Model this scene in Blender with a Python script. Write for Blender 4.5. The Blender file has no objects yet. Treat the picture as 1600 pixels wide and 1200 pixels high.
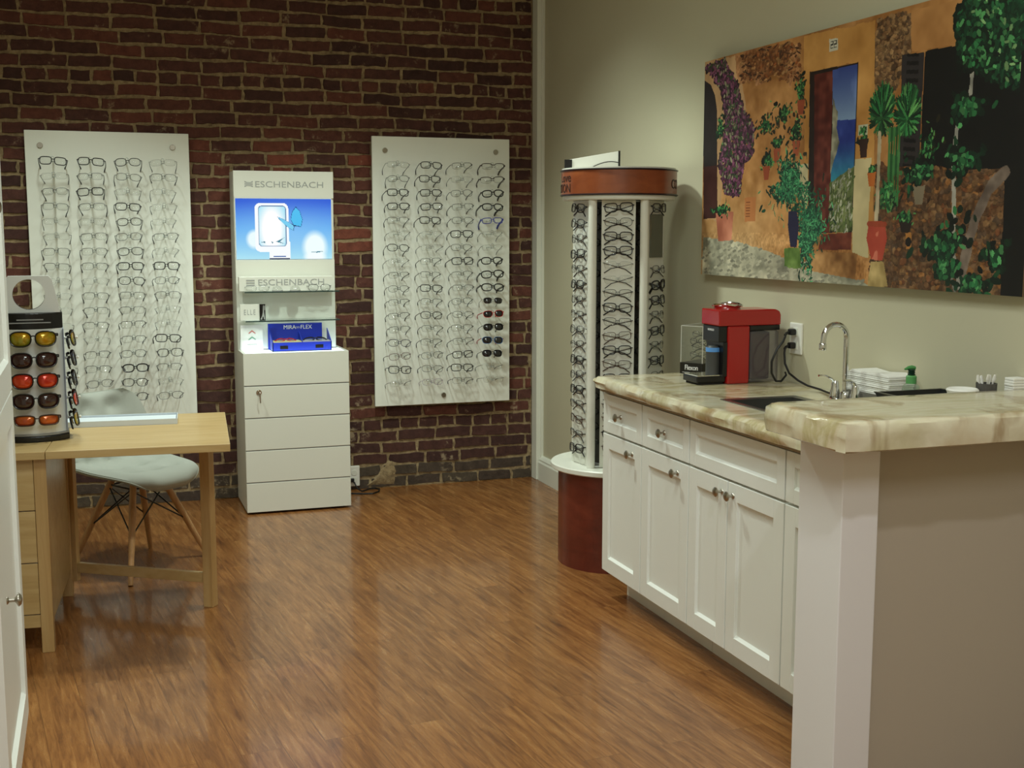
import bpy, bmesh, math, random
import numpy as np
from mathutils import Vector, Matrix

SC = bpy.context.scene
COL = SC.collection
random.seed(7)
R = math.radians

# ------------------------------------------------------------------ camera, world, lights, exposure
CAM = bpy.data.cameras.new('camera')
cam = bpy.data.objects.new('camera', CAM); COL.objects.link(cam)
CAM.sensor_width = 36.0
CAM.lens = 36.0 * 1885.2 / 1600.0
CAM.clip_start = 0.05
cam.location = (-2.5002, -6.8390, 1.5)
cam.rotation_euler = (R(90 - 7.2275), R(-0.02), R(-19.125))
SC.camera = cam
SC.view_settings.view_transform = 'Standard'
SC.view_settings.look = 'None'
SC.view_settings.gamma = 1.0
SC.view_settings.use_curve_mapping = False
SC.view_settings.exposure = 0.0
W = bpy.data.worlds.new('world'); SC.world = W; W.use_nodes = True
W.node_tree.nodes['Background'].inputs[0].default_value = (0.9, 0.95, 1.0, 1)
W.node_tree.nodes['Background'].inputs[1].default_value = 0.3

def spot(name, loc, target, watts, size, blend, radius=0.06, col=(1.0, 0.90, 0.70)):
    l = bpy.data.lights.new(name, 'SPOT'); l.energy = watts; l.spot_size = R(size); l.spot_blend = blend
    l.shadow_soft_size = radius; l.color = col
    o = bpy.data.objects.new(name, l); COL.objects.link(o); o.location = loc
    o.rotation_euler = (Vector(target) - Vector(loc)).to_track_quat('-Z', 'Y').to_euler()
    return o
def area(name, loc, sx, sy, watts, col=(1.0, 0.93, 0.78)):
    l = bpy.data.lights.new(name, 'AREA'); l.shape = 'RECTANGLE'; l.size = sx; l.size_y = sy; l.energy = watts; l.color = col
    o = bpy.data.objects.new(name, l); COL.objects.link(o); o.location = loc
    return o
# recessed ceiling downlights of the shop (above the frame) and two added area fills standing in for bounced room light
GW = (0.88, 1.0, 0.90)
spot('downlight_main', (-1.4, -1.8, 3.15), (-1.4, -1.75, 0), 150, 118, 0.55, 0.10, col=GW)
spot('downlight_left', (-2.6, -1.35, 3.15), (-2.6, -1.2, 0), 98, 104, 0.6, 0.10, col=GW)
spot('downlight_right', (-0.8, -1.35, 3.15), (-0.8, -1.2, 0), 30, 104, 0.6, 0.10, col=GW)
spot('downlight_bar', (-1.6, -6.0, 3.15), (-1.3, -5.5, 0), 64, 130, 0.7, 0.05, col=(0.90, 0.93, 1.0))
area('fill_area_front', (-2.1, -4.3, 3.17), 1.2, 0.6, 34, (0.86, 1.0, 0.92))
area('fill_area_rear', (-2.4, -7.2, 3.17), 1.2, 1.2, 52, (0.92, 0.97, 1.0))
SC.cycles.transparent_max_bounces = 32

# ------------------------------------------------------------------ helpers
def lin(r, g, b):
    f = lambda c: (c / 12.92 if c <= 0.04045 else ((c + 0.055) / 1.055) ** 2.4)
    return (f(r / 255), f(g / 255), f(b / 255), 1.0)

def mat(name, col, rough=0.5, metal=0.0, coat=0.0, spec=0.5, emit=None, es=1.0, trans=0.0, alpha=1.0):
    m = bpy.data.materials.new(name); m.use_nodes = True
    b = m.node_tree.nodes['Principled BSDF']
    b.inputs['Base Color'].default_value = col
    b.inputs['Roughness'].default_value = rough
    b.inputs['Metallic'].default_value = metal
    b.inputs['Coat Weight'].default_value = coat
    b.inputs['Coat Roughness'].default_value = 0.08
    b.inputs['Specular IOR Level'].default_value = spec
    b.inputs['Transmission Weight'].default_value = trans
    b.inputs['Alpha'].default_value = alpha
    if emit:
        b.inputs['Emission Color'].default_value = emit; b.inputs['Emission Strength'].default_value = es
    return m

def nd(m, t, **kw):
    n = m.node_tree.nodes.new(t)
    for k, v in kw.items():
        if k in n.inputs: n.inputs[k].default_value = v
        else: setattr(n, k, v)
    return n
def lk(m, a, b): m.node_tree.links.new(a, b)
def bsdf(m): return m.node_tree.nodes['Principled BSDF']
def ramp(m, fac, stops):
    r = m.node_tree.nodes.new('ShaderNodeValToRGB'); e = r.color_ramp.elements
    while len(e) < len(stops): e.new(0.5)
    for i, (p, c) in enumerate(stops): e[i].position = p; e[i].color = c
    lk(m, fac, r.inputs[0]); return r
def coords(m, scale=(1, 1, 1), rot=(0, 0, 0), kind='Object'):
    t = m.node_tree.nodes.new('ShaderNodeTexCoord'); mp = m.node_tree.nodes.new('ShaderNodeMapping')
    mp.inputs['Scale'].default_value = scale; mp.inputs['Rotation'].default_value = rot
    lk(m, t.outputs[kind], mp.inputs['Vector']); return mp.outputs['Vector']
def noise(m, vec, scale, detail=4, rough=0.6, dist=0.0):
    n = nd(m, 'ShaderNodeTexNoise', Scale=scale, Detail=detail, Roughness=rough, Distortion=dist)
    lk(m, vec, n.inputs['Vector']); return n
def bump(m, h, strength, dist=0.01):
    b = nd(m, 'ShaderNodeBump', Strength=strength, Distance=dist)
    lk(m, h, b.inputs['Height']); lk(m, b.outputs[0], bsdf(m).inputs['Normal']); return b
def mix(m, fac, a, b, mode='MIX'):
    n = m.node_tree.nodes.new('ShaderNodeMix'); n.data_type = 'RGBA'; n.blend_type = mode
    if isinstance(fac, (int, float)): n.inputs[0].default_value = fac
    else: lk(m, fac, n.inputs[0])
    for v, i in ((a, 6), (b, 7)):
        if isinstance(v, tuple): n.inputs[i].default_value = v
        else: lk(m, v, n.inputs[i])
    return n.outputs[2]

class MB:
    """collects shapes, builds them as ONE mesh object"""
    def __init__(s): s.v = []; s.f = []; s.mi = []; s.sm = []; s.cur = 0
    def add(s, vs, fs, sm=True):
        o = len(s.v); s.sm += [sm] * len(fs); s.v += [tuple(x) for x in vs]; s.f += [tuple(i + o for i in f) for f in fs]; s.mi += [s.cur] * len(fs); return s
    def box(s, lo, hi, bev=0.0, M=None, seg=2):
        bm = bmesh.new(); bmesh.ops.create_cube(bm, size=1)
        for v in bm.verts: v.co = Vector([(lo[i] + hi[i]) / 2 + v.co[i] * (hi[i] - lo[i]) for i in range(3)])
        if bev: bmesh.ops.bevel(bm, geom=bm.edges[:], offset=min(bev, 0.49 * min(abs(hi[i] - lo[i]) for i in range(3))), segments=seg, affect='EDGES', profile=0.5)
        return s.bm(bm, M)
    def bm(s, bm, M=None, sm=False):
        if M is not None: bm.transform(M)
        bm.verts.index_update()
        s.add([v.co for v in bm.verts], [[v.index for v in f.verts] for f in bm.faces], sm); bm.free(); return s
    def prism(s, pts, lo, hi, axis=1, bev=0.0, M=None, sm=False):
        bm = bmesh.new(); k = [i for i in range(3) if i != axis]
        def P(p, h):
            c = [0, 0, 0]; c[k[0]], c[k[1]], c[axis] = p[0], p[1], h; return c
        a = [bm.verts.new(P(p, lo)) for p in pts]; b = [bm.verts.new(P(p, hi)) for p in pts]; n = len(pts)
        bm.faces.new(a); bm.faces.new(b[::-1])
        for i in range(n): bm.faces.new((a[i], b[i], b[(i + 1) % n], a[(i + 1) % n]))
        bmesh.ops.recalc_face_normals(bm, faces=bm.faces[:])
        if bev: bmesh.ops.bevel(bm, geom=bm.edges[:], offset=bev, segments=2, affect='EDGES', profile=0.5)
        return s.bm(bm, M, sm)
    def lathe(s, prof, c=(0, 0, 0), n=32, axis=2, M=None):
        vs = []; fs = []; m = len(prof)
        for i in range(n):
            a = 2 * math.pi * i / n
            for r, h in prof:
                p = [r * math.cos(a), r * math.sin(a), h]
                if axis == 0: p = [p[2], p[0], p[1]]
                if axis == 1: p = [p[0], p[2], p[1]]
                vs.append(Vector(p) + Vector(c))
        for i in range(n):
            j = (i + 1) % n
            for k in range(m - 1): fs.append((i * m + k, j * m + k, j * m + k + 1, i * m + k + 1))
        fs.append([i * m for i in range(n)][::-1]); fs.append([i * m + m - 1 for i in range(n)])
        if M is not None: vs = [M @ v for v in vs]
        return s.add(vs, fs)
    def tube(s, pts, r, n=8, closed=False, sq=None):
        pts = [Vector(p) for p in pts]; L = len(pts); vs = []; fs = []; prev = None
        rs = r if isinstance(r, (list, tuple)) else [r] * L
        for i, p in enumerate(pts):
            if closed: t = pts[(i + 1) % L] - pts[i - 1]
            else: t = pts[min(i + 1, L - 1)] - pts[max(i - 1, 0)]
            t.normalize()
            if prev is None:
                up = Vector((0, 0, 1)) if abs(t.z) < 0.9 else Vector((0, 1, 0))
                u = t.cross(up).normalized()
            else:
                u = (prev - t * prev.dot(t)).normalized()
            prev = u; w = t.cross(u)
            for k in range(n):
                a = 2 * math.pi * k / n
                ca, sa = math.cos(a), math.sin(a)
                if sq: ca *= sq[0]; sa *= sq[1]
                vs.append(p + (u * ca + w * sa) * rs[i])
        for i in range(L if closed else L - 1):
            j = (i + 1) % L
            for k in range(n): fs.append((i * n + k, i * n + (k + 1) % n, j * n + (k + 1) % n, j * n + k))
        if not closed:
            fs.append(tuple(range(n))[::-1]); fs.append(tuple((L - 1) * n + k for k in range(n)))
        return s.add(vs, fs)
    def mesh(s, name, m, smooth=False):
        me = bpy.data.meshes.new(name); me.from_pydata([tuple(v) for v in s.v], [], s.f)
        for x in (m if isinstance(m, (list, tuple)) else [m]): me.materials.append(x)
        if any(s.mi): me.polygons.foreach_set('material_index', s.mi)
        bm = bmesh.new(); bm.from_mesh(me); bmesh.ops.recalc_face_normals(bm, faces=bm.faces[:]); bm.to_mesh(me); bm.free()
        if smooth:
            if smooth != 2: me.set_sharp_from_angle(angle=R(38))
            me.polygons.foreach_set('use_smooth', s.sm)
        me.update(); return me
    def build(s, name, m, parent=None, smooth=True):
        return link(name, s.mesh(name, m, smooth), parent)

def link(name, me, parent=None, label=None):
    o = bpy.data.objects.new(name, me); COL.objects.link(o)
    if parent is not None: o.parent = parent
    if label: o['label'] = label
    return o
def thing(name, label, cat, loc=(0, 0, 0), rotz=0.0, group=None, rot=None):
    o = bpy.data.objects.new(name, None); COL.objects.link(o); o.empty_display_size = 0.05
    o.location = loc; o.rotation_euler = rot if rot else (0, 0, rotz)
    return tag(o, label, cat, group)
def tag(o, label, cat, group=None):
    o['label'] = label; o['category'] = cat
    if group: o['group'] = group
    return o
def struct(o): o['kind'] = 'structure'; return o

def text_mesh(txt, size, depth, name, m, spacing=1.0, sx=1.0, align='CENTER'):
    """letters from Blender's built-in font, standing in the XZ plane facing -Y"""
    cu = bpy.data.curves.new(name, 'FONT'); cu.body = txt; cu.size = size; cu.extrude = depth; cu.align_x = align; cu.align_y = 'CENTER'
    cu.space_character = spacing; cu.resolution_u = 3
    o = bpy.data.objects.new(name, cu); COL.objects.link(o)
    bpy.context.view_layer.update()
    me = bpy.data.meshes.new_from_object(o.evaluated_get(bpy.context.evaluated_depsgraph_get()))
    bpy.data.objects.remove(o); bpy.data.curves.remove(cu)
    me.transform(Matrix.Diagonal((sx, 1, 1, 1))); me.transform(Matrix.Rotation(R(90), 4, 'X'))
    me.materials.clear(); me.materials.append(m); me.name = name
    return me

# ------------------------------------------------------------------ materials
M = {}
M['white'] = mat('white_laminate', lin(229, 229, 217), 0.35)
M['acrylic_white'] = mat('white_gloss_board', lin(242, 244, 234), 0.12, spec=0.5)
M['cab'] = mat('white_cabinet_paint', lin(239, 240, 233), 0.38)
M['trim'] = mat('white_trim_paint', lin(228, 228, 214), 0.4)
M['post'] = mat('white_post_paint', lin(234, 231, 230), 0.6)
M['black'] = mat('black_plastic', lin(16, 15, 16), 0.3)
M['blackm'] = mat('black_matte', lin(22, 21, 22), 0.7)
M['rubber'] = mat('black_cord', lin(18, 17, 17), 0.45)
M['chrome'] = mat('chrome', lin(225, 225, 225), 0.08, 1.0)
M['nickel'] = mat('brushed_nickel', lin(175, 168, 155), 0.3, 1.0)
M['steel'] = mat('stainless_steel', lin(150, 150, 148), 0.3, 1.0)
M['red'] = mat('red_gloss_plastic', lin(164, 19, 19), 0.25, coat=0.4)
M['grey'] = mat('grey_plastic', lin(150, 150, 148), 0.45)
M['silver'] = mat('silver_plastic', lin(224, 226, 222), 0.3, 0.1)
M['letter'] = mat('grey_lettering', lin(166, 168, 164), 0.5)
M['letterw'] = mat('white_lettering', lin(235, 235, 235), 0.5)
M['paper'] = mat('white_paper', lin(238, 236, 228), 0.8)
M['plastic_white'] = mat('white_plastic', lin(235, 233, 224), 0.4)
M['dark_wood_letter'] = mat('dark_burnt_lettering', lin(50, 26, 14), 0.6)

def mglass(name, col, a, rough=0.03, refl=0.12):
    m = bpy.data.materials.new(name); m.use_nodes = True; nt = m.node_tree
    nt.nodes.remove(nt.nodes['Principled BSDF']); out = nt.nodes['Material Output']
    t = nt.nodes.new('ShaderNodeBsdfTransparent'); t.inputs[0].default_value = col
    g = nt.nodes.new('ShaderNodeBsdfGlossy'); g.inputs['Roughness'].default_value = rough
    lw = nt.nodes.new('ShaderNodeLayerWeight'); pw = nt.nodes.new('ShaderNodeMath'); pw.operation = 'POWER'; pw.inputs[1].default_value = 4.0
    nt.links.new(lw.outputs['Facing'], pw.inputs[0]); fr = nt.nodes.new('ShaderNodeMath'); fr.operation = 'MULTIPLY_ADD'; fr.inputs[1].default_value = 0.8; fr.inputs[2].default_value = 0.04
    nt.links.new(pw.outputs[0], fr.inputs[0])
    d = nt.nodes.new('ShaderNodeBsdfDiffuse'); d.inputs[0].default_value = col
    x = nt.nodes.new('ShaderNodeMixShader'); x.inputs[0].default_value = a
    nt.links.new(t.outputs[0], x.inputs[1]); nt.links.new(d.outputs[0], x.inputs[2])
    y = nt.nodes.new('ShaderNodeMixShader'); nt.links.new(fr.outputs[0], y.inputs[0])
    nt.links.new(x.outputs[0], y.inputs[1]); nt.links.new(g.outputs[0], y.inputs[2]); nt.links.new(y.outputs[0], out.inputs[0])
    return m
M['lens'] = mglass('clear_lens', (0.985, 0.99, 0.985, 1), 0.015)
M['acrylic'] = mglass('clear_acrylic', (0.97, 0.98, 0.97, 1), 0.02)
M['shelfglass'] = mglass('shelf_glass', (0.90, 0.95, 0.93, 1), 0.05)
M['rodacr'] = mglass('rod_acrylic', (0.80, 0.82, 0.80, 1), 0.25)
M['smoke'] = mglass('smoked_tank', (0.60, 0.57, 0.57, 1), 0.12)
M['soapc'] = mglass('clear_bottle', (0.80, 0.88, 0.80, 1), 0.15)
def lensmat(name, c, rough=0.12, metal=0.0, c2=None):
    m = mat(name, c, rough, metal, coat=0.6)
    if c2:
        v = coords(m, (9, 9, 9)); g = noise(m, v, 1.5, 2)
        r = ramp(m, g.outputs[0], [(0.38, c), (0.62, c2)]); lk(m, r.outputs[0], bsdf(m).inputs['Base Color'])
    return m
M['ldark'] = lensmat('dark_lens', lin(30, 28, 30))
M['lyellow'] = lensmat('yellow_mirror_lens', lin(205, 150, 20), 0.2, 0.5, lin(150, 150, 40))
M['lbrown'] = lensmat('dark_brown_lens', lin(52, 26, 24))
M['lred'] = lensmat('red_mirror_lens', lin(200, 45, 25), 0.2, 0.4, lin(220, 75, 30))
M['lorange'] = lensmat('orange_mirror_lens', lin(215, 105, 30), 0.2, 0.4, lin(165, 60, 30))

# floor: wood planks running towards the brick wall
def floor_mat():
    m = mat('floor_planks', lin(130, 85, 45), 0.3, coat=0.25); b = bsdf(m)
    v = coords(m, (1, 1, 1), (0, 0, R(90 - 6)))
    br = nd(m, 'ShaderNodeTexBrick', Scale=1.0, offset=0.37, offset_frequency=2)
    for k, x in (('Mortar Size', 0.0012), ('Brick Width', 1.22), ('Row Height', 0.125), ('Bias', 0.0), ('Mortar Smooth', 0.3)): br.inputs[k].default_value = x
    br.inputs['Color1'].default_value = (0, 0, 0, 1); br.inputs['Color2'].default_value = (1, 1, 1, 1); br.inputs['Mortar'].default_value = (0.5, 0.5, 0.5, 1)
    lk(m, v, br.inputs['Vector'])
    add = m.node_tree.nodes.new('ShaderNodeVectorMath'); add.operation = 'MULTIPLY_ADD'
    lk(m, br.outputs['Color'], add.inputs[0]); add.inputs[1].default_value = (7.3, 3.1, 0); lk(m, v, add.inputs[2])
    st = m.node_tree.nodes.new('ShaderNodeVectorMath'); st.operation = 'MULTIPLY'
    lk(m, add.outputs[0], st.inputs[0]); st.inputs[1].default_value = (2.6, 30, 1)
    n1 = noise(m, st.outputs[0], 1.6, 9, 0.74, 0.5)
    st2 = m.node_tree.nodes.new('ShaderNodeVectorMath'); st2.operation = 'MULTIPLY'
    lk(m, add.outputs[0], st2.inputs[0]); st2.inputs[1].default_value = (2.2, 9, 1)
    n2 = noise(m, st2.outputs[0], 1.2, 3, 0.5, 0.4)
    r1 = ramp(m, n1.outputs[0], [(0.28, lin(82, 48, 23)), (0.41, lin(128, 82, 42)), (0.54, lin(157, 107, 60)), (0.72, lin(178, 132, 82))])
    r2 = ramp(m, n2.outputs[0], [(0.3, (0.74, 0.67, 0.62, 1)), (0.7, (1.06, 1.04, 1.0, 1))])
    c = mix(m, 1.0, r1.outputs[0], r2.outputs[0], 'MULTIPLY')
    tone = ramp(m, br.outputs['Color'], [(0.0, (0.90, 0.88, 0.86, 1)), (1.0, (1.06, 1.05, 1.03, 1))])
    c = mix(m, 1.0, c, tone.outputs[0], 'MULTIPLY')
    sf = nd(m, 'ShaderNodeMath', operation='MULTIPLY'); lk(m, br.outputs['Fac'], sf.inputs[0]); sf.inputs[1].default_value = 0.45
    c = mix(m, sf.outputs[0], c, lin(60, 36, 20))
    lk(m, c, b.inputs['Base Color'])
    rr = ramp(m, n1.outputs[0], [(0.3, (0.36, 0.36, 0.36, 1)), (0.7, (0.24, 0.24, 0.24, 1))]); lk(m, rr.outputs[0], b.inputs['Roughness'])
    bump(m, n1.outputs[0], 0.06, 0.002)
    return m
M['floor'] = floor_mat()

def paint_mat(name, c, amt=0.04):
    m = mat(name, c, 0.75); v = coords(m, (1, 1, 1)); n = noise(m, v, 90, 4); bump(m, n.outputs[0], amt, 0.002); return m
M['wall'] = paint_mat('sage_wall_paint', lin(196, 190, 163))
M['ceil'] = paint_mat('ceiling_paint', lin(225, 222, 210))
M['knee'] = paint_mat('taupe_wall_paint', lin(184, 172, 154))

def brick_mat():
    m = mat('old_brick', lin(120, 70, 55), 0.85, spec=0.25); b = bsdf(m)
    at = nd(m, 'ShaderNodeAttribute', attribute_name='tint'); v = coords(m)
    n = noise(m, v, 22, 6, 0.7); n2 = noise(m, v, 5, 3, 0.6)
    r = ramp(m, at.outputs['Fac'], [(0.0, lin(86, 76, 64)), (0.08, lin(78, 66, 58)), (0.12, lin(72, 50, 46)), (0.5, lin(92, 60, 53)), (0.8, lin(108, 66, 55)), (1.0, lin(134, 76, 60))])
    sp = ramp(m, n.outputs[0], [(0.3, (0.62, 0.6, 0.6, 1)), (0.6, (1.05, 1.02, 1.0, 1))])
    c = mix(m, 1.0, r.outputs[0], sp.outputs[0], 'MULTIPLY')
    # lime smears on the faces
    sm = nd(m, 'ShaderNodeMath', operation='MULTIPLY'); lk(m, n.outputs[0], sm.inputs[0]); lk(m, n2.outputs[0], sm.inputs[1])
    rs = ramp(m, sm.outputs[0], [(0.33, (0, 0, 0, 1)), (0.41, (0.6, 0.6, 0.6, 1))])
    c = mix(m, rs.outputs[0], c, lin(178, 160, 130))
    lk(m, c, b.inputs['Base Color']); bump(m, n.outputs[0], 0.6, 0.006); return m
def mortar_mat():
    m = mat('lime_mortar', lin(170, 150, 118), 0.95, spec=0.1); v = coords(m); n = noise(m, v, 35, 6, 0.7)
    r = ramp(m, n.outputs[0], [(0.3, lin(116, 98, 76)), (0.55, lin(164, 142, 108)), (0.75, lin(190, 172, 136))])
    lk(m, r.outputs[0], bsdf(m).inputs['Base Color']); bump(m, n.outputs[0], 0.8, 0.01); return m
M['brick'] = brick_mat(); M['mortar'] = mortar_mat()

def wood_mat(name, cols, grain=(1, 14, 14), rough=0.4, coat=0.1, scale=2.2, knots=True):
    m = mat(name, cols[1], rough, coat=coat); v = coords(m, grain); n = noise(m, v, scale, 6, 0.65, 0.8)
    r = ramp(m, n.outputs[0], [(0.3, cols[0]), (0.5, cols[1]), (0.7, cols[2])]); c = r.outputs[0]
    if knots:
        vo = nd(m, 'ShaderNodeTexVoronoi', Scale=4.5); lk(m, coords(m, (1, 1.0, 1.0)), vo.inputs['Vector'])
        kr = ramp(m, vo.outputs['Distance'], [(0.035, (1, 1, 1, 1)), (0.075, (0, 0, 0, 1))])
        c = mix(m, kr.outputs[0], c, lin(88, 58, 26))
    lk(m, c, bsdf(m).inputs['Base Color']); return m
M['birch'] = wood_mat('birch_wood', (lin(180, 148, 94), lin(192, 161, 107), lin(200, 172, 122)), (1, 9, 9))
M['birchv'] = wood_mat('birch_wood_upright', (lin(172, 136, 84), lin(186, 150, 97), lin(196, 164, 112)), (12, 12, 1), knots=False)
M['beech'] = wood_mat('beech_leg_wood', (lin(170, 125, 80), lin(190, 145, 96), lin(205, 162, 112)), (12, 12, 1), knots=False)
M['cherry'] = wood_mat('cherry_laminate', (lin(84, 33, 24), lin(104, 41, 29), lin(118, 51, 35)), (2.5, 2.5, 5), 0.35, 0.25, 1.4, False)
M['cherry2'] = wood_mat('orange_cherry_laminate', (lin(124, 60, 32), lin(142, 72, 38), lin(156, 84, 46)), (3, 3, 6), 0.35, 0.3, 1.4, False)

def onyx_mat():
    m = mat('onyx_stone', lin(220, 205, 170), 0.16, coat=0.4); b = bsdf(m)
    v = coords(m, (0.55, 1.7, 0.6), (0, 0, R(80))); n = noise(m, v, 3.2, 5, 0.55, 0.9); n2 = noise(m, coords(m, (1, 0.7, 0.35)), 6.5, 4, 0.6, 0.4)
    r = ramp(m, n.outputs[0], [(0.28, lin(176, 160, 116)), (0.38, lin(206, 196, 158)), (0.47, lin(226, 218, 190)), (0.55, lin(218, 204, 172)), (0.61, lin(194, 180, 136)), (0.66, lin(222, 212, 182)), (0.80, lin(230, 222, 198))])
    br = ramp(m, n2.outputs[0], [(0.54, (0, 0, 0, 1)), (0.63, (0.75, 0.75, 0.75, 1))])
    lk(m, mix(m, br.outputs[0], r.outputs[0], lin(160, 132, 92)), b.inputs['Base Color'])
    e = noise(m, coords(m), 45, 5, 0.65); bump(m, e.outputs[0], 0.22, 0.004); return m
M['onyx'] = onyx_mat()
def fabric_mat():
    m = mat('grey_felt_fabric', lin(172, 175, 166), 0.9, spec=0.2); v = coords(m); n = noise(m, v, 300, 3); bump(m, n.outputs[0], 0.2, 0.002); return m
M['fabric'] = fabric_mat()
def attr_mat(name, rough=0.5, emit=0.0):
    m = mat(name, (1, 1, 1, 1), rough); a = nd(m, 'ShaderNodeAttribute', attribute_name='Col'); b = bsdf(m)
    if emit:
        b.inputs['Base Color'].default_value = (0, 0, 0, 1)
        lk(m, a.outputs['Color'], b.inputs['Emission Color']); b.inputs['Emission Strength'].default_value = emit
    else: lk(m, a.outputs['Color'], b.inputs['Base Color'])
    return m
M['print'] = attr_mat('canvas_print', 0.55)
M['screen'] = attr_mat('lit_screen', 0.2, 1.0)
M['glow'] = mat('lit_white_panel', lin(240, 250, 255), 0.4, emit=lin(215, 242, 255), es=2.2)

# ------------------------------------------------------------------ the setting
WX = 0.04                                   # right wall face
XL, YF, ZC = -3.75, -8.6, 3.2
b = MB(); b.box((XL, YF, -0.06), (WX + 0.1, 0.12, 0.0)); struct(b.build('floor', M['floor'], smooth=False))
b = MB(); b.box((XL, YF, ZC), (WX + 0.1, 0.12, ZC + 0.1)); struct(b.build('ceiling', M['ceil'], smooth=False))
b = MB(); b.box((WX, YF, 0), (WX + 0.1, 0.12, ZC)); struct(b.build('wall_right', M['wall'], smooth=False))
b = MB(); b.box((XL - 0.1, YF, 0), (XL, 0.12, ZC)); struct(b.build('wall_left', M['wall'], smooth=False))
b = MB(); b.box((XL, YF - 0.1, 0), (WX, YF, ZC)); struct(b.build('wall_front', M['wall'], smooth=False))

def brick_wall():
    rng = random.Random(11); b = MB(); tints = []
    course = 0.069; hdr0 = 2.309; joint = 0.0095
    k0 = int(round(hdr0 / course)); zoff = hdr0 - k0 * course
    for k in range(-1, int(ZC / course) + 1):
        zc = zoff + k * course
        header = (k - k0) % 7 == 0
        bl = 0.109 if header else 0.222
        x = XL - rng.random() * bl
        while x < 0.0:
            L = bl * rng.uniform(0.95, 1.05); x0, x1 = x, x + L - joint; x += L
            if x1 < XL + 0.01: continue
            if x1 > -0.004: x1 = -0.004
            if x1 - x0 < 0.02: continue
            z0 = zc - course / 2 + joint / 2; z1 = zc + course / 2 - joint / 2
            z0 = max(z0, 0.002)
            if z1 - z0 < 0.01 or z1 > ZC: continue
            # recess, wear and tilt of this brick
            yf = rng.uniform(-0.003, 0.004); tl = rng.uniform(-0.002, 0.002)
            nx, nz = (7, 2) if not header else (4, 2)
            o = len(b.v); e = 0.0045
            def jit(s): return rng.uniform(-s, s)
            vs = []; N = nx + 3; K = nz + 3
            xs = [x0] + [x0 + e + (x1 - x0 - 2 * e) * i / nx for i in range(nx + 1)] + [x1]
            zs = [z0] + [z0 + e + (z1 - z0 - 2 * e) * i / nz for i in range(nz + 1)] + [z1]
            jx0 = [jit(0.0045) for _ in zs]; jx1 = [jit(0.0045) for _ in zs]; sag = [0.0035 * math.sin(7.1 * xx + k * 1.3) + 0.002 * math.sin(19 * xx + k) for xx in xs]; jz0 = [jit(0.003) + s for s in sag]; jz1 = [jit(0.003) + s for s in sag]
            for j, zz in enumerate(zs):
                for i, xx in enumerate(xs):
                    edge = i in (0, N - 1) or j in (0, K - 1)
                    px = xx + (jx0[j] if i <= 1 else jx1[j] if i >= N - 2 else 0)
                    pz = zz + (jz0[i] if j <= 1 else jz1[i] if j >= K - 2 else 0)
                    py = 0.016 if edge else yf + tl * (xx - x0) / 0.2 + jit(0.0012)
                    vs.append((px, py, max(pz, 0.001)))
            fs = [(j * N + i, j * N + i + 1, (j + 1) * N + i + 1, (j + 1) * N + i) for j in range(K - 1) for i in range(N - 1)]
            b.add(vs, fs)
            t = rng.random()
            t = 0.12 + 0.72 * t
            if 1.35 < zc < 2.05 and -2.1 < x0 < -0.9: t = 0.4 + 0.6 * rng.random()  # light pool between the boards put into the tint as redder bricks
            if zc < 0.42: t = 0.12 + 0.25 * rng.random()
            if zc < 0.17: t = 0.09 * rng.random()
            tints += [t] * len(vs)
    b.cur = 1
    # mortar bed, slightly uneven
    nx, nz = 90, 76; vs = []
    for j in range(nz + 1):
        for i in range(nx + 1):
            vs.append((XL + (-XL) * i / nx, 0.0075 + rng.uniform(-0.002, 0.002), ZC * j / nz))
    fs = [(j * (nx + 1) + i, j * (nx + 1) + i + 1, (j + 1) * (nx + 1) + i + 1, (j + 1) * (nx + 1) + i) for j in range(nz) for i in range(nx)]
    b.add(vs, fs); tints += [0.0] * len(vs)
    # old mortar patch near the floor beside the white cabinet
    pts = [(-1.045, 0.012), (-0.99, 0.05), (-0.965, 0.09), (-0.93, 0.135), (-0.885, 0.165), (-0.85, 0.15), (-0.83, 0.10), (-0.85, 0.055), (-0.86, 0.012)]
    c = (-0.92, 0.07); vs = [(p[0], 0.006, p[1]) for p in pts] + [(c[0] + (p[0] - c[0]) * 0.7, -0.004 + rng.uniform(-0.003, 0.003), c[1] + (p[1] - c[1]) * 0.7) for p in pts] + [(c[0], -0.006, c[1])]
    n = len(pts); fs = []
    for i in range(n):
        j = (i + 1) % n; fs += [(i, j, n + j, n + i), (n + i, n + j, 2 * n)]
    b.add(vs, fs); tints += [0.0] * len(vs)
    # solid back of the wall
    b.box((XL, 0.02, 0), (WX, 0.12, ZC)); tints += [0.0] * (len(b.v) - len(tints))
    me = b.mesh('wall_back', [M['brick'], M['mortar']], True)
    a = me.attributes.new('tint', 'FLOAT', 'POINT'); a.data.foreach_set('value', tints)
    return struct(link('wall_back', me))
brick_wall()

# corner board, baseboard
b = MB(); b.box((-0.002, -0.085, 0), (WX, -0.0005, ZC), 0.003); b.box((0.022, -0.10, 0), (WX, -0.085, ZC), 0.002)
struct(b.build('trim_1', M['trim']))
b = MB(); b.prism([(WX, 0), (0.008, 0), (0.008, 0.108), (0.014, 0.118), (0.014, 0.128), (0.024, 0.142), (0.030, 0.147), (WX, 0.147)], -1.58, -0.09, 1)
struct(b.build('baseboard_right', M['trim']))

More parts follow.
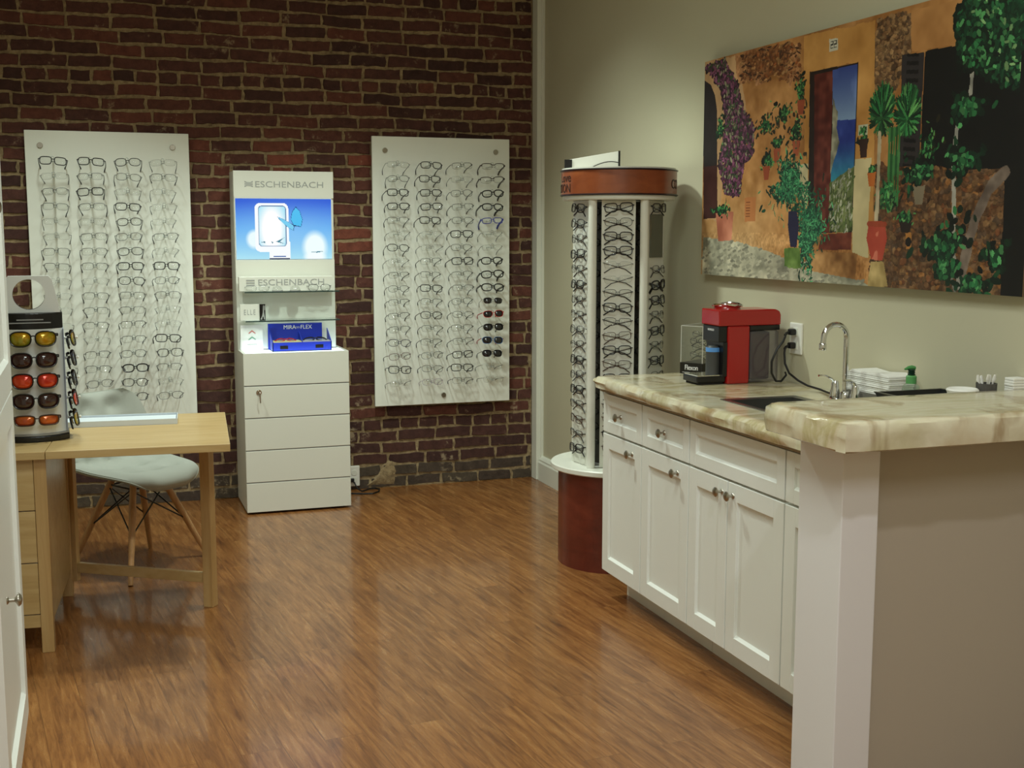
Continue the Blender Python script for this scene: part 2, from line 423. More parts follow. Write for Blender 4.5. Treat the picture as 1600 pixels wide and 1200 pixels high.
# ------------------------------------------------------------------ eyewear
def lens_outline(kind, a, bb, n=26):
    pts = []
    for i in range(n):
        t = 2 * math.pi * i / n; c, s = math.cos(t), math.sin(t)
        if kind == 'rect': e = 0.52
        elif kind == 'round': e = 1.0
        elif kind == 'soft': e = 0.72
        elif kind == 'cat': e = 0.72
        else: e = 0.62
        x = a * math.copysign(abs(c) ** e, c); z = bb * math.copysign(abs(s) ** e, s)
        if kind == 'cat': z += 0.10 * x + (0.004 if x > 0 and z > 0 else 0)
        if kind in ('soft', 'rect') and z < 0: x *= 1 - 0.10 * (-z / bb)
        if kind == 'wrap': z += 0.06 * x; x *= 1 + 0.06 * (z / bb)
        pts.append((x, z))
    return pts
def curve_y(x): return 2.6 * x * x
GL = {}
def glass_meshes(style, shape, a, bb, rim, fmat, tmat, lmat, bar=False, rimless=False, tr=0.0016, wide=1.0, gap=0.007, mode='open'):
    """front with bridge, two lenses, two temples; the bridge is the origin, the face looks to -Y"""
    key = (style, mode)
    if key in GL: return GL[key]
    cx = a + gap; f = MB(); lenses = []
    ol = lens_outline(shape, a, bb)
    for sx in (-1, 1):
        ring = [Vector((sx * (cx + x), curve_y(cx + x), z)) for x, z in ol]
        if rimless: f.tube(ring, 0.00035, 4, True)
        elif bar:
            top = [p for p, (x, z) in zip(ring, ol) if z > -0.1 * bb]
            top.sort(key=lambda p: p.x); f.tube(top, rim, 6)
            low = [p for p, (x, z) in zip(ring, ol) if z <= 0.1 * bb]; low.sort(key=lambda p: p.x); f.tube(low, 0.0005, 5)
        else: f.tube(ring, rim, 6, True)
        l = MB(); n = len(ring); fr = [p + Vector((0, -0.0006, 0)) for p in ring]; bk = [p + Vector((0, 0.0006, 0)) for p in ring]
        cf = sum(fr, Vector()) / n; cb = sum(bk, Vector()) / n
        l.add(fr + bk + [cf, cb], [(i, (i + 1) % n, 2 * n) for i in range(n)] + [(n + (i + 1) % n, n + i, 2 * n + 1) for i in range(n)] + [(i, n + i, n + (i + 1) % n, (i + 1) % n) for i in range(n)])
        lenses.append(l.mesh('lens', lmat, 2))
        # end piece towards the hinge and a nose pad
        ex = 2 * a + gap; zt = bb * 0.45 + (0.09 * a if shape == 'cat' else 0)
        f.tube([(sx * (ex - 0.004), curve_y(ex), zt), (sx * (ex + 0.003), curve_y(ex) + 0.001, zt + 0.001), (sx * (ex + 0.006), curve_y(ex) + 0.007, zt + 0.001)], max(rim, 0.0011), 6)
        f.tube([(sx * (gap + 0.002), 0.001, -0.001), (sx * (gap - 0.001), 0.007, -0.005)], 0.0007 if rim < 0.002 else 0.0015, 5)
    zb = bb * 0.42
    f.tube([(-gap - 0.002, curve_y(gap), zb - 0.003), (-gap * 0.5, 0, zb), (gap * 0.5, 0, zb), (gap + 0.002, curve_y(gap), zb - 0.003)], max(rim, 0.0009), 6)
    ts = []
    ex = 2 * a + gap + 0.006; y0 = curve_y(2 * a + gap) + 0.006; zt = bb * 0.45 + 0.001
    if shape == 'cat': zt += 0.09 * a
    for sx in (-1, 1):
        t = MB()
        if mode == 'open':
            pts = [(sx * ex, y0, zt), (sx * (ex - 0.001), y0 + 0.04, zt), (sx * (ex - 0.004), y0 + 0.085, zt - 0.001), (sx * (ex - 0.008), y0 + 0.104, zt - 0.006), (sx * (ex - 0.012), y0 + 0.118, zt - 0.018)]
        elif mode == 'tuck':
            pts = [(sx * ex, y0 - 0.002, zt), (sx * (ex - 0.002), y0 + 0.012, zt), (sx * (ex - 0.006), y0 + 0.020, zt - 0.001), (sx * (ex - 0.022), y0 + 0.0225 + 0.003 * sx, zt - 0.002), (sx * 0.012, y0 + 0.0235 + 0.003 * sx, zt - 0.006)]
        else:
            yo = y0 + (0.003 if sx < 0 else 0.0075)
            pts = [(sx * ex, y0 - 0.002, zt), (sx * (ex - 0.004), yo, zt - 0.001), (sx * 0.02, yo + 0.001, zt - 0.012), (-sx * (ex - 0.035), yo + 0.001, zt - 0.024), (-sx * (ex - 0.006), yo, zt - 0.044)]
        t.tube(pts, [tr, tr * 0.9, tr, tr * 1.25, tr * 1.15], 6, False, (1.0, wide) if wide != 1.0 else None)
        ts.append(t.mesh('temple', tmat, True))
    GL[key] = (f.mesh('frame_front', fmat, True), lenses, ts)
    return GL[key]
def fm(name, c, rough=0.3, metal=0.0): return mat('frame_' + name, c, rough, metal)
FK = fm('black', lin(14, 13, 14)); FD = fm('tortoise', lin(62, 36, 22)); FG = fm('grey_metal', lin(105, 105, 104), 0.3, 0.8); FGU = fm('gunmetal', lin(52, 52, 56), 0.3, 0.7)
FS = fm('silver', lin(170, 168, 160), 0.3, 0.8); FB = fm('blue', lin(28, 40, 150)); FN = fm('navy', lin(22, 24, 58)); FP = fm('plum', lin(78, 26, 34)); FL = fm('lilac', lin(150, 130, 150))
FR = fm('red', lin(190, 30, 24)); FT = fm('sky', lin(70, 110, 160)); FBR = fm('bronze', lin(92, 60, 34), 0.3, 0.6); FDK = fm('dark_bronze', lin(48, 32, 22), 0.35)
CL = M['lens']; DL = M['ldark']
STY = {  # style: (words, mesh arguments)
 'k': ('black full-rim rectangular', ('rect', 0.0270, 0.0190, 0.0023, FK, FK, CL, False, False, 0.0024)),
 'c': ('black rounded full-rim', ('soft', 0.0268, 0.0198, 0.0018, FK, FK, CL, False, False, 0.0022)),
 'g': ('thin grey metal-rimmed', ('soft', 0.0265, 0.0182, 0.0011, FGU, FK, CL, False, False, 0.0020)),
 's': ('half-rim dark-browed', ('rect', 0.0265, 0.0175, 0.0012, FK, FK, CL, True, False, 0.0021)),
 'r': ('rimless thin-templed', ('rect', 0.0265, 0.0165, 0.0005, FG, FGU, CL, False, True, 0.0015)),
 't': ('thick chunky black', ('soft', 0.0275, 0.0195, 0.0032, FK, FK, CL, False, False, 0.0030, 2.0)),
 'w': ('dark bronze wide-browed', ('wrap', 0.0300, 0.0175, 0.0022, FDK, FDK, CL, True, False, 0.0030, 1.8)),
 'b': ('bright blue sporty', ('rect', 0.0270, 0.0165, 0.0022, FB, FB, CL, False, False, 0.0036, 2.0)),
 'n': ('navy rounded', ('soft', 0.0270, 0.0190, 0.0015, FN, FN, CL, False, False, 0.0018)),
 'p': ('plum-coloured', ('soft', 0.0270, 0.0180, 0.0013, FP, FK, CL, False, False, 0.0018)),
 'l': ('pale lilac', ('soft', 0.0265, 0.0175, 0.0011, FL, FL, CL, False, False, 0.0014)),
 'd': ('brown tortoise', ('rect', 0.0268, 0.0180, 0.0014, FD, FD, CL, False, False, 0.0018)),
 'z': ('bronze metal oval', ('soft', 0.0270, 0.0165, 0.0011, FBR, FBR, CL, False, False, 0.0016)),
 'G': ('grey-framed dark-lensed', ('soft', 0.0250, 0.0185, 0.0010, FS, FS, DL, False, False, 0.0016)),
 'R': ('red-browed dark-lensed', ('soft', 0.0255, 0.0180, 0.0015, FR, FR, DL, False, False, 0.0022, 1.5)),
 'S': ('all-black', ('soft', 0.0262, 0.0195, 0.0018, FK, FK, DL, False, False, 0.0020)),
 'B': ('sky-blue-browed dark-lensed', ('soft', 0.0258, 0.0190, 0.0014, FT, FR, DL, False, False, 0.0020, 1.5)),
}
def eyeglasses(style, loc, rotz=0.0, tilt=0.0, roll=0.0, scale=1.0, label='', group=None, mode='open', name=None, styles=None):
    args = (styles or STY)[style][1]
    fr, le, te = glass_meshes(style, *args, mode=mode)
    sun = style in 'GRSB'
    rt = (Matrix.Rotation(rotz, 3, 'Z') @ Matrix.Rotation(roll, 3, 'Y') @ Matrix.Rotation(tilt, 3, 'X')).to_euler()
    t = thing(name or ('sunglasses' if sun else 'eyeglasses'), label, 'sunglasses' if sun or name == 'sunglasses' else 'glasses', loc, 0, group, rt)
    t.scale = (scale,) * 3
    link('frame_front', fr, t)
    for m in le: link('lens', m, t)
    for m in te: link('temple', m, t)
    return t
ORD = ['first', 'second', 'third', 'fourth', 'fifth', 'sixth', 'seventh', 'eighth', 'ninth', 'tenth', 'eleventh', 'twelfth', 'thirteenth', 'fourteenth', 'fifteenth', 'sixteenth', 'seventeenth', 'eighteenth', 'nineteenth']

# ------------------------------------------------------------------ the two wall boards of frames
def wall_board(x0, x1, z0, z1, bolts, cols, rows, side, where):
    yb, yf = -0.042, -0.062
    t = thing('display_board', 'tall white gloss display board of eyeglasses on brick wall, ' + where, 'display board', ((x0 + x1) / 2, yb, z0))
    L = Vector(t.location)
    def bd(mb, name, m, par=t):
        mb.v = [tuple(Vector(v) - L) for v in mb.v]; return mb.build(name, m, par)
    b = MB(); b.box((x0, yf, z0), (x1, yb, z1), 0.003); bd(b, 'panel', M['acrylic_white'])
    for bx, bz in bolts:
        b = MB(); b.lathe([(0.013, yf - 0.008), (0.015, yf - 0.004), (0.015, yf + 0.001), (0.006, yf + 0.001), (0.006, -0.0105)], (bx, 0, bz), 16, 1); bd(b, 'standoff_bolt', M['nickel'])
    y0 = -0.19
    for r in range(rows):
        for c in range(4):
            x, z = cols(r, c)
            b = MB()
            b.tube([(x, yf + 0.001, z - 0.004), (x, y0 + 0.012, z - 0.004)], 0.0042, 6)
            arch = [(x + 0.0075 * math.cos(a), y0 + 0.012, z + 0.012 + 0.0085 * math.sin(a)) for a in [math.pi * k / 6 for k in range(7)]]
            b.tube([(x + 0.0055, y0 + 0.012, z - 0.008)] + arch + [(x - 0.0055, y0 + 0.012, z - 0.008)], 0.0021, 5)
            bd(b, 'holder_rod', M['rodacr'])
    return t
LB = ['kkcr', 'rsgs', 'skrr', 'sskr', 'rrcr', 'rsgs', 'sscr', 'sskk', 'rrcg', 'rsss', 'rssr', 'rssr', 'rrsk', 'rsgc', 'rsts', 'rgcr', 'rscg']
RB = ['rksw', 'gkrw', 'kkgt', 'kkst', 'skgb', 'rrkr', 'crgr', 'rskt', 'ssst', 'gkst', 'ssgG', 'scgR', 'sssS', 'nssB', 'pgkS', 'kgkr', 'rlsr']
LX = [-2.666, -2.487, -2.306, -2.128]; RX = [-0.866, -0.677, -0.493, -0.311]
wall_board(-2.802, -1.983, 0.503, 2.015, [(-2.728, 1.938), (-2.068, 1.941), (-2.40, 0.56)], lambda r, c: (LX[c] + 0.00 * r, 1.855 - 0.0767 * r), 17, -1, 'left of the white kiosk')
wall_board(-0.985, -0.166, 0.492, 2.03, [(-0.91, 1.952), (-0.251, 1.955), (-0.576, 0.544)], lambda r, c: (RX[c], 1.868 - 0.0768 * r), 17, 1, 'right of the white kiosk')
COLN = ['leftmost column', 'second column', 'third column', 'rightmost column']
rng = random.Random(5)
for nm, pat, XS, ztop, grp, yaw in (('left', LB, LX, 1.855, 'glasses on the left wall board', 0.0), ('right', RB, RX, 1.868, 'glasses on the right wall board', 0.0)):
    for r in range(17):
        rown = ORD[r] + ' row' if r < 16 else 'bottom row'
        if r == 0: rown = 'top row'
        for c in range(4):
            s = pat[r][c]; z = ztop - 0.0767 * r
            kind = 'sunglasses' if s in 'GRSB' else 'glasses'
            up = r / 16.0
            eyeglasses(s, (XS[c] + rng.uniform(-0.005, 0.005), -0.19, z - 0.001), R(rng.uniform(-5, 5)), R(-(15 - 4 * up) + rng.uniform(-4, 3)), R(rng.uniform(-3.5, 3.5)), rng.uniform(0.98, 1.06),
                       '%s %s on the %s wall board, %s, %s' % (STY[s][0], kind, nm, rown, COLN[c]), grp)

# ------------------------------------------------------------------ white kiosk with lit screen
CORD = [(-1.12, -0.0145, 0.06), (-1.112, -0.05, 0.05), (-1.10, -0.075, 0.02), (-1.075, -0.085, 0.006), (-1.02, -0.03, 0.006), (-0.985, -0.028, 0.006), (-0.968, -0.06, 0.006), (-0.985, -0.12, 0.006), (-1.03, -0.165, 0.006), (-1.09, -0.15, 0.006), (-1.15, -0.12, 0.006), (-1.195, -0.11, 0.007), (-1.208, -0.10, 0.008)]
def kiosk():
    t = thing('display_kiosk', 'white low-vision display kiosk with blue lit screen and four drawers against brick wall', 'kiosk', (-1.493, -0.23, 0))
    L = Vector(t.location)
    def bd(mb, name, m, par=t, sm=True):
        mb.v = [tuple(Vector(v) - L) for v in mb.v]; return mb.build(name, m, par, sm)
    X0, X1, YFK, YBK = -1.772, -1.214, -0.45, -0.03
    # base carcass with an open lit tray on top
    b = MB()
    b.box((X0, YFK + 0.02, 0.012), (X0 + 0.018, YBK, 0.862), 0.001); b.box((X1 - 0.018, YFK + 0.02, 0.012), (X1, YBK, 0.862), 0.001)
    b.box((X0 + 0.018, YBK - 0.015, 0.012), (X1 - 0.018, YBK, 0.84)); b.box((X0 + 0.018, YFK + 0.03, 0.012), (X1 - 0.018, YBK - 0.015, 0.03))
    b.box((X0 + 0.018, YFK + 0.02, 0.80), (X1 - 0.018, YBK - 0.015, 0.835))
    bd(b, 'carcass', M['white'])
    b = MB(); b.box((X0 + 0.03, YFK + 0.04, 0), (X1 - 0.03, YBK - 0.02, 0.013)); bd(b, 'plinth', M['blackm'])
    b = MB(); b.box((X0, YFK, 0.6925), (X1, YFK + 0.019, 0.862), 0.0015); bd(b, 'front_panel', M['white'])
    for i, (z0, z1) in enumerate(((0.5205, 0.6865), (0.3475, 0.5145), (0.1745, 0.3415), (0.012, 0.1685))):
        b = MB(); b.box((X0, YFK, z0), (X1, YFK + 0.019, z1), 0.0015); d = bd(b, 'drawer', M['white'])
        b = MB(); b.box((X0 + 0.002, YFK + 0.006, z1), (X1 - 0.002, YFK + 0.018, z1 + 0.006)); bd(b, 'grip_strip', M['grey'], d)
        if i == 0:
            b = MB(); b.lathe([(0.013, YFK - 0.004), (0.015, YFK - 0.002), (0.015, YFK + 0.001)], (-1.695, 0, 0.655), 20, 1); k = bd(b, 'lock', M['chrome'], d)
            b = MB(); b.box((-1.6965, YFK - 0.03, 0.651), (-1.6935, YFK - 0.004, 0.659)); b.lathe([(0.0095, -0.0012), (0.0095, 0.0012)], (-1.695, YFK - 0.038, 0.655), 14, 0)
            b.tube([(-1.695, YFK - 0.038, 0.646), (-1.694, YFK - 0.034, 0.625), (-1.692, YFK - 0.028, 0.603)], 0.0035, 6); bd(b, 'key', M['nickel'], d)
    b = MB(); b.box((X0 + 0.02, YFK + 0.021, 0.8352), (X1 - 0.02, -0.225, 0.8585)); bd(b, 'light_tray', M['glow'])
    # upright: side cheeks, back and head
    U0, U1, UF = -1.772, -1.238, -0.22
    b = MB(); b.box((U0, UF + 0.008, 0.8625), (U0 + 0.016, YBK, 1.8165), 0.001); b.box((U1 - 0.016, UF + 0.008, 0.8625), (U1, YBK, 1.8165), 0.001)
    b.box((U0 + 0.016, -0.06, 0.8625), (U1 - 0.016, YBK, 1.8165)); b.box((U0 + 0.016, UF + 0.012, 1.80), (U1 - 0.016, -0.06, 1.8165)); bd(b, 'upright', M['white'])
    b = MB(); b.box((U0, UF, 1.676), (U1, UF + 0.008, 1.8185), 0.001); bd(b, 'sign_panel', M['white'])
    b = MB(); b.box((U0, UF, 0.8625), (U1, UF + 0.008, 1.344), 0.001); bd(b, 'back_panel', M['white'])
    lt = MB(); 
    me = text_mesh('ESCHENBACH', 0.046, 0.0008, 'lettering', M['letter'], 1.0, 1.28)
    me.transform(Matrix.Translation(Vector((-1.475, UF - 0.0005, 1.746)) - L)); link('lettering', me, t)
    def logo(cx, cz, y, s):
        b = MB(); w, h = 0.022 * s, 0.0045 * s
        for k in (-1, 0, 1):
            z = cz + k * 0.013 * s
            if k: b.prism([(cx - w, z - h * k * 0.2 + h * k), (cx - w * 0.4, z - h * k * 0.7), (cx + w * 0.4, z - h * k * 0.7), (cx + w, z - h * k * 0.2 + h * k), (cx + w, z - h * k), (cx + w * .4, z - h * k * 1.6), (cx - w * .4, z - h * k * 1.6), (cx - w, z - h * k)], y - 0.001, y, 1)
            else: b.box((cx - w, y - 0.001, z - h * 0.7), (cx + w, y, z + h * 0.7))
        return b
    bd(logo(-1.692, 1.748, UF, 1.0), 'logo', M['letter'])
    # screen
    SX0, SX1, SZ0, SZ1 = -1.765, -1.252, 1.348, 1.672
    b = MB(); b.box((SX0 - 0.004, UF + 0.001, SZ0 - 0.004), (SX1 + 0.004, UF + 0.03, SZ1 + 0.004)); sc = bd(b, 'screen_housing', M['white'])
    bd_screen(t, L, SX0, SX1, SZ0, SZ1, UF - 0.002)
    # glass shelves
    for z, yfr in ((1.176, -0.335), (1.022, -0.345)):
        b = MB(); b.box((U0 + 0.03, yfr, z - 0.003), (U1 + 0.002, UF - 0.001, z + 0.003), 0.0008); s = bd(b, 'glass_shelf', M['shelfglass'])
        b = MB(); b.box((U0 + 0.03, yfr - 0.0012, z - 0.003), (U1 + 0.002, yfr - 0.0002, z + 0.003)); bd(b, 'edge_strip', mat('dark_glass_edge', lin(40, 62, 58), 0.2), s)
    b = MB(); b.tube(CORD, 0.0045, 8); b.box((-1.132, -0.032, 0.05), (-1.108, -0.0148, 0.072), 0.004); bd(b, 'power_cord', M['rubber'])
    return t
def bd_screen(t, L, x0, x1, z0, z1, y):
    nx, nz = 168, 108
    u, v = np.meshgrid((np.arange(nx) + 0.5) / nx, (np.arange(nz) + 0.5) / nz)
    top = np.array([52, 98, 214.]); mid = np.array([96, 172, 240.]); low = np.array([178, 232, 244.])
    w = v[..., None]
    img = np.where(w > 0.5, mid + (top - mid) * np.clip((w - 0.5) / 0.45, 0, 1), low + (mid - low) * (w / 0.5))
    def over(mask, c): img[:] = img * (1 - mask[..., None]) + np.array(c, float) * mask[..., None]
    def ell(cx, cy, rx, ry, soft=1.0): return np.clip((1 - np.sqrt(((u - cx) / rx) ** 2 + ((v - cy) / ry) ** 2)) * soft, 0, 1)
    asp = (x1 - x0) / (z1 - z0)
    def rrect(a0, b0, a1, b1, r):
        dx = np.maximum(np.maximum(a0 + r - u, u - (a1 - r)), 0) * asp; dy = np.maximum(np.maximum(b0 + r * asp - v, v - (b1 - r * asp)), 0)
        return (np.hypot(dx, dy) < r * asp).astype(float) * (u > a0) * (u < a1) * (v > b0) * (v < b1)
    def poly(pts):
        m = np.zeros_like(u, bool); n = len(pts)
        for i in range(n):
            (xa, ya), (xb, yb) = pts[i], pts[(i + 1) % n]
            if ya == yb: continue
            m ^= ((ya > v) != (yb > v)) & (u < (xb - xa) * (v - ya) / (yb - ya) + xa)
        return m.astype(float)
    over(ell(0.5, 0.45, 0.9, 0.6, 0.6), [150, 205, 248])
    over(ell(0.82, 0.20, 0.15, 0.30, 2.5), [240, 255, 255]); over(ell(0.19, 0.33, 0.10, 0.18, 2.5), [235, 252, 255]); over(ell(0.82, 0.03, 0.14, 0.10, 2), [245, 255, 255])
    over(rrect(0.34, -0.2, 0.56, 0.30, 0.02), [248, 252, 255]); over(rrect(0.195, 0.12, 0.545, 0.93, 0.06), [248, 252, 255])
    over(rrect(0.232, 0.21, 0.522, 0.885, 0.035), [110, 140, 175]); over(rrect(0.240, 0.222, 0.514, 0.873, 0.03), [170, 228, 246])
    over(ell(0.37, 0.50, 0.17, 0.52, 2.2) * rrect(0.240, 0.222, 0.514, 0.873, 0.03), [255, 255, 255])
    for p in ([(0.25, 0.28), (0.30, 0.30), (0.30, 0.27)], [(0.36, 0.30), (0.385, 0.28), (0.37, 0.26)], [(0.41, 0.29), (0.50, 0.36), (0.45, 0.29), (0.51, 0.25), (0.45, 0.275)], [(0.76, 0.12), (0.92, 0.13), (0.84, 0.105)]): over(poly(p), [70, 130, 150])
    over(rrect(0.38, 0.035, 0.51, 0.055, 0.004), [80, 110, 170]); over(rrect(0.34, 0.0, 0.555, 0.015, 0.003), [50, 60, 90])
    for pts, c in (([(0.43, 0.70), (0.50, 0.655), (0.56, 0.60), (0.60, 0.545), (0.595, 0.48), (0.545, 0.52), (0.48, 0.61)], [120, 205, 240]), ([(0.625, 0.86), (0.665, 0.79), (0.69, 0.66), (0.675, 0.545), (0.60, 0.565), (0.572, 0.66), (0.588, 0.78)], [80, 190, 240])):
        big = [(sum(p[0] for p in pts) / len(pts) + (p[0] - sum(q[0] for q in pts) / len(pts)) * 1.08, sum(p[1] for p in pts) / len(pts) + (p[1] - sum(q[1] for q in pts) / len(pts)) * 1.08) for p in pts]
        over(poly(big), [24, 70, 130]); over(poly(pts), c)
    over(poly([(0.565, 0.60), (0.60, 0.57), (0.67, 0.545), (0.60, 0.55)]), [20, 50, 90])
    me = grid_picture('screen', img, (x0, x1), (z0, z1), lambda a, c: (a, y, c), M['screen'], 0.003, (0, 1, 0))
    me.transform(Matrix.Translation(-L)); link('screen', me, t, 'blue lit screen with white magnifier and butterfly')
def grid_picture(name, img, U, V, pos, m, depth, inward):
    """a flat picture whose cells carry the colours of the print, with real thickness behind"""
    nz, nx, _ = img.shape
    c = img / 255.0; c = np.where(c <= 0.04045, c / 12.92, ((c + 0.055) / 1.055) ** 2.4)
    us = np.linspace(U[0], U[1], nx + 1); vs = np.linspace(V[0], V[1], nz + 1)
    P0 = np.array(pos(0, 0), float); PU = np.array(pos(1, 0), float) - P0; PV = np.array(pos(0, 1), float) - P0
    g = P0 + us[None, :, None] * PU + vs[:, None, None] * PV
    co = g.reshape(-1, 3); idx = np.arange((nx + 1) * (nz + 1)).reshape(nz + 1, nx + 1)
    q = np.stack([idx[:-1, :-1], idx[:-1, 1:], idx[1:, 1:], idx[1:, :-1]], -1).reshape(-1, 4)
    n0 = len(co); back = np.array([co[idx[0, 0]], co[idx[0, -1]], co[idx[-1, -1]], co[idx[-1, 0]]]) + np.array(inward) * depth
    co2 = np.vstack([co, back])
    border = [list(idx[0, :]), list(idx[:, -1]), list(idx[-1, ::-1]), list(idx[::-1, 0])]
    faces = q.tolist()
    for k in range(4): faces.append(border[k][::-1] + [n0 + k, n0 + (k + 1) % 4])
    faces.append([n0 + 3, n0 + 2, n0 + 1, n0])
    me = bpy.data.meshes.new(name); me.from_pydata(co2.tolist(), [], faces)
    col = np.ones((len(q) * 4, 4)); col[:, :3] = np.repeat(c.reshape(-1, 3), 4, axis=0)
    tot = len(me.loops); full = np.ones((tot, 4)) ; full[:, :3] = c[:, :6].mean((0, 1)); full[:len(col)] = col
    at = me.color_attributes.new('Col', 'FLOAT_COLOR', 'CORNER'); at.data.foreach_set('color', full.ravel())
    me.materials.append(m); me.update(); return me
kiosk()

def world_bd(t):
    """builder for parts of an unrotated thing, written in world coordinates"""
    L = Vector(t.location)
    def bd(mb, name, m, par=None, sm=True, label=None):
        mb.v = [tuple(Vector(v) - L) for v in mb.v]; o = mb.build(name, m, par or t, sm)
        if label: o['label'] = label
        return o
    return bd
def put(me, t, loc, name=None, rot=0.0):
    me.transform(Matrix.Translation(Vector(loc) - Vector(t.location)) @ Matrix.Rotation(rot, 4, 'Z')); return link(name or me.name, me, t)

# ------------------------------------------------------------------ things in and on the kiosk
t = thing('sign_block', 'white block sign with grey lettering on the upper glass shelf of kiosk', 'sign', (-1.513, -0.27, 1.1793)); bd = world_bd(t)
b = MB(); b.box((-1.765, -0.29, 1.1793), (-1.262, -0.25, 1.257), 0.002); bd(b, 'block', M['white'])
put(text_mesh('ESCHENBACH', 0.046, 0.0006, 'lettering', M['letter'], 1.0, 1.24), t, (-1.487, -0.2908, 1.225))
b = MB()
for k in (-1, 0, 1): b.box((-1.727, -0.2915, 1.225 + k * 0.013 - 0.0035), (-1.683, -0.2905, 1.225 + k * 0.013 + 0.0035))
bd(b, 'logo', M['letter'])
for i, (x, st, lab) in enumerate(((-1.67, 'k', 'black-bridged rimless magnifier glasses at left end of upper kiosk shelf'), (-1.34, 'k', 'clear magnifier glasses with black clip at right end of upper kiosk shelf'))):
    eyeglasses('r' if i == 0 else 'g', (x, -0.312, 1.1955), R(0), R(-1), 0, 0.98, lab, 'glasses on the kiosk shelf', 'tuck')
for x, lab in ((-1.565, 'small clear dome magnifier left of centre on upper kiosk shelf'), (-1.470, 'small clear dome magnifier right of centre on upper kiosk shelf')):
    t = thing('dome_magnifier', lab, 'magnifier', (x, -0.305, 1.1793), 0, 'dome magnifiers on the kiosk shelf'); bd = world_bd(t)
    b = MB(); b.lathe([(0.028, 1.1793), (0.028, 1.186), (0.024, 1.198), (0.014, 1.206), (0.002, 1.209)], (x, -0.305, 0), 20); bd(b, 'lens', M['acrylic'])
    b = MB(); b.lathe([(0.0292, 1.1793), (0.0292, 1.184), (0.0282, 1.184), (0.0282, 1.1793)], (x, -0.305, 0), 20); bd(b, 'ring', M['grey'])
t = thing('sign_plaque', 'white plaque with widely spaced grey capitals on lower kiosk shelf', 'sign', (-1.715, -0.30, 1.0253)); bd = world_bd(t)
b = MB(); b.box((-1.765, -0.306, 1.0253), (-1.664, -0.296, 1.112), 0.001); bd(b, 'plaque', M['white'])
put(text_mesh('ELLE', 0.040, 0.0005, 'lettering', M['letter'], 1.35, 0.62), t, (-1.715, -0.3066, 1.068))
t = thing('photo_card', 'narrow black photo card with iron lattice tower on lower kiosk shelf', 'card', (-1.648, -0.31, 1.0253)); bd = world_bd(t)
b = MB(); b.box((-1.663, -0.314, 1.0253), (-1.633, -0.308, 1.112)); bd(b, 'card', M['black'])
b = MB(); y = -0.3146
b.prism([(-1.6445, 1.106), (-1.6425, 1.106), (-1.640, 1.068), (-1.6355, 1.030), (-1.641, 1.030), (-1.644, 1.045), (-1.648, 1.045), (-1.651, 1.030), (-1.660, 1.030), (-1.651, 1.05), (-1.647, 1.068)], y, y + 0.0006, 1)
b.box((-1.6385, y, 1.08), (-1.635, y + 0.0006, 1.104)); bd(b, 'print', M['letter'])
t = thing('chevron_card', 'white folded card with a red and a green chevron beside the blue box', 'card', (-1.702, -0.33, 0.8586)); bd = world_bd(t)
b = MB(); b.prism([(-0.345, 0.8586), (-0.338, 0.9985), (-0.334, 0.9985), (-0.341, 0.8586)], -1.762, -1.645, 0); b.prism([(-0.290, 0.8586), (-0.334, 0.9965), (-0.338, 0.9985), (-0.294, 0.8586)], -1.762, -1.645, 0); bd(b, 'card', M['paper'])
for nm, z, c in (('red_chevron', 0.964, lin(205, 62, 48)), ('green_chevron', 0.931, lin(40, 150, 110))):
    b = MB(); f = lambda x, zz: (x, zz)
    yy = -0.3456 + (z - 0.8586) * 0.0427
    b.prism([(-1.722, z - 0.010), (-1.702, z + 0.006), (-1.682, z - 0.010), (-1.687, z - 0.010), (-1.702, z + 0.001), (-1.717, z - 0.010)], yy - 0.0012, yy, 1); bd(b, nm, mat(nm, c, 0.5))
b = MB()
for k in range(9): b.box((-1.727 + k * 0.0055, -0.3448, 0.893), (-1.7235 + k * 0.0055, -0.3434, 0.8965))
bd(b, 'caption_text', M['letter'])

t = thing('display_box', 'open blue cardboard display box with white lettering on the lit kiosk ledge', 'box', (-1.445, -0.36, 0.8586)); bd = world_bd(t)
BL = mat('blue_card', lin(28, 52, 178), 0.4)
b = MB(); x0, x1, z0 = -1.606, -1.288, 0.8586
b.box((x0, -0.425, z0), (x1, -0.30, z0 + 0.004)); b.box((x0, -0.425, z0), (x1, -0.421, z0 + 0.048)); b.box((x0 - 0.006, -0.304, z0), (x1 - 0.03, -0.30, z0 + 0.142))
for x in (x0, x1 - 0.004): b.prism([(-0.425, z0), (-0.30, z0), (-0.30, z0 + 0.112), (-0.335, z0 + 0.095), (-0.425, z0 + 0.048)], x, x + 0.004, 0)
bd(b, 'tray', BL)
me = text_mesh('MIRA', 0.031, 0.0006, 'lettering', M['letterw'], 1.0, 0.95); put(me, t, (-1.495, -0.3048, z0 + 0.120))
me = text_mesh('FLEX', 0.031, 0.0006, 'lettering', M['letterw'], 1.0, 0.95); put(me, t, (-1.405, -0.3048, z0 + 0.120))
b = MB()
for sx in (-1, 1): b.tube([(-1.4515 + sx * 0.0055 + 0.0055 * math.cos(a), -0.3048, z0 + 0.119 + 0.0042 * math.sin(a)) for a in [2 * math.pi * k / 14 for k in range(14)]], 0.0006, 4, True)
bd(b, 'infinity_mark', M['letterw'])
b = MB(); b.box((x0 + 0.005, -0.420, z0 + 0.0041), (-1.449, -0.31, z0 + 0.052)); bd(b, 'insert_pad', mat('yellow_pad', lin(212, 206, 150), 0.8), label='pale yellow insert pad')
b = MB(); b.box((-1.444, -0.420, z0 + 0.0041), (x1 - 0.005, -0.31, z0 + 0.052)); bd(b, 'insert_pad', mat('grey_pad', lin(176, 176, 186), 0.8), label='grey insert pad')
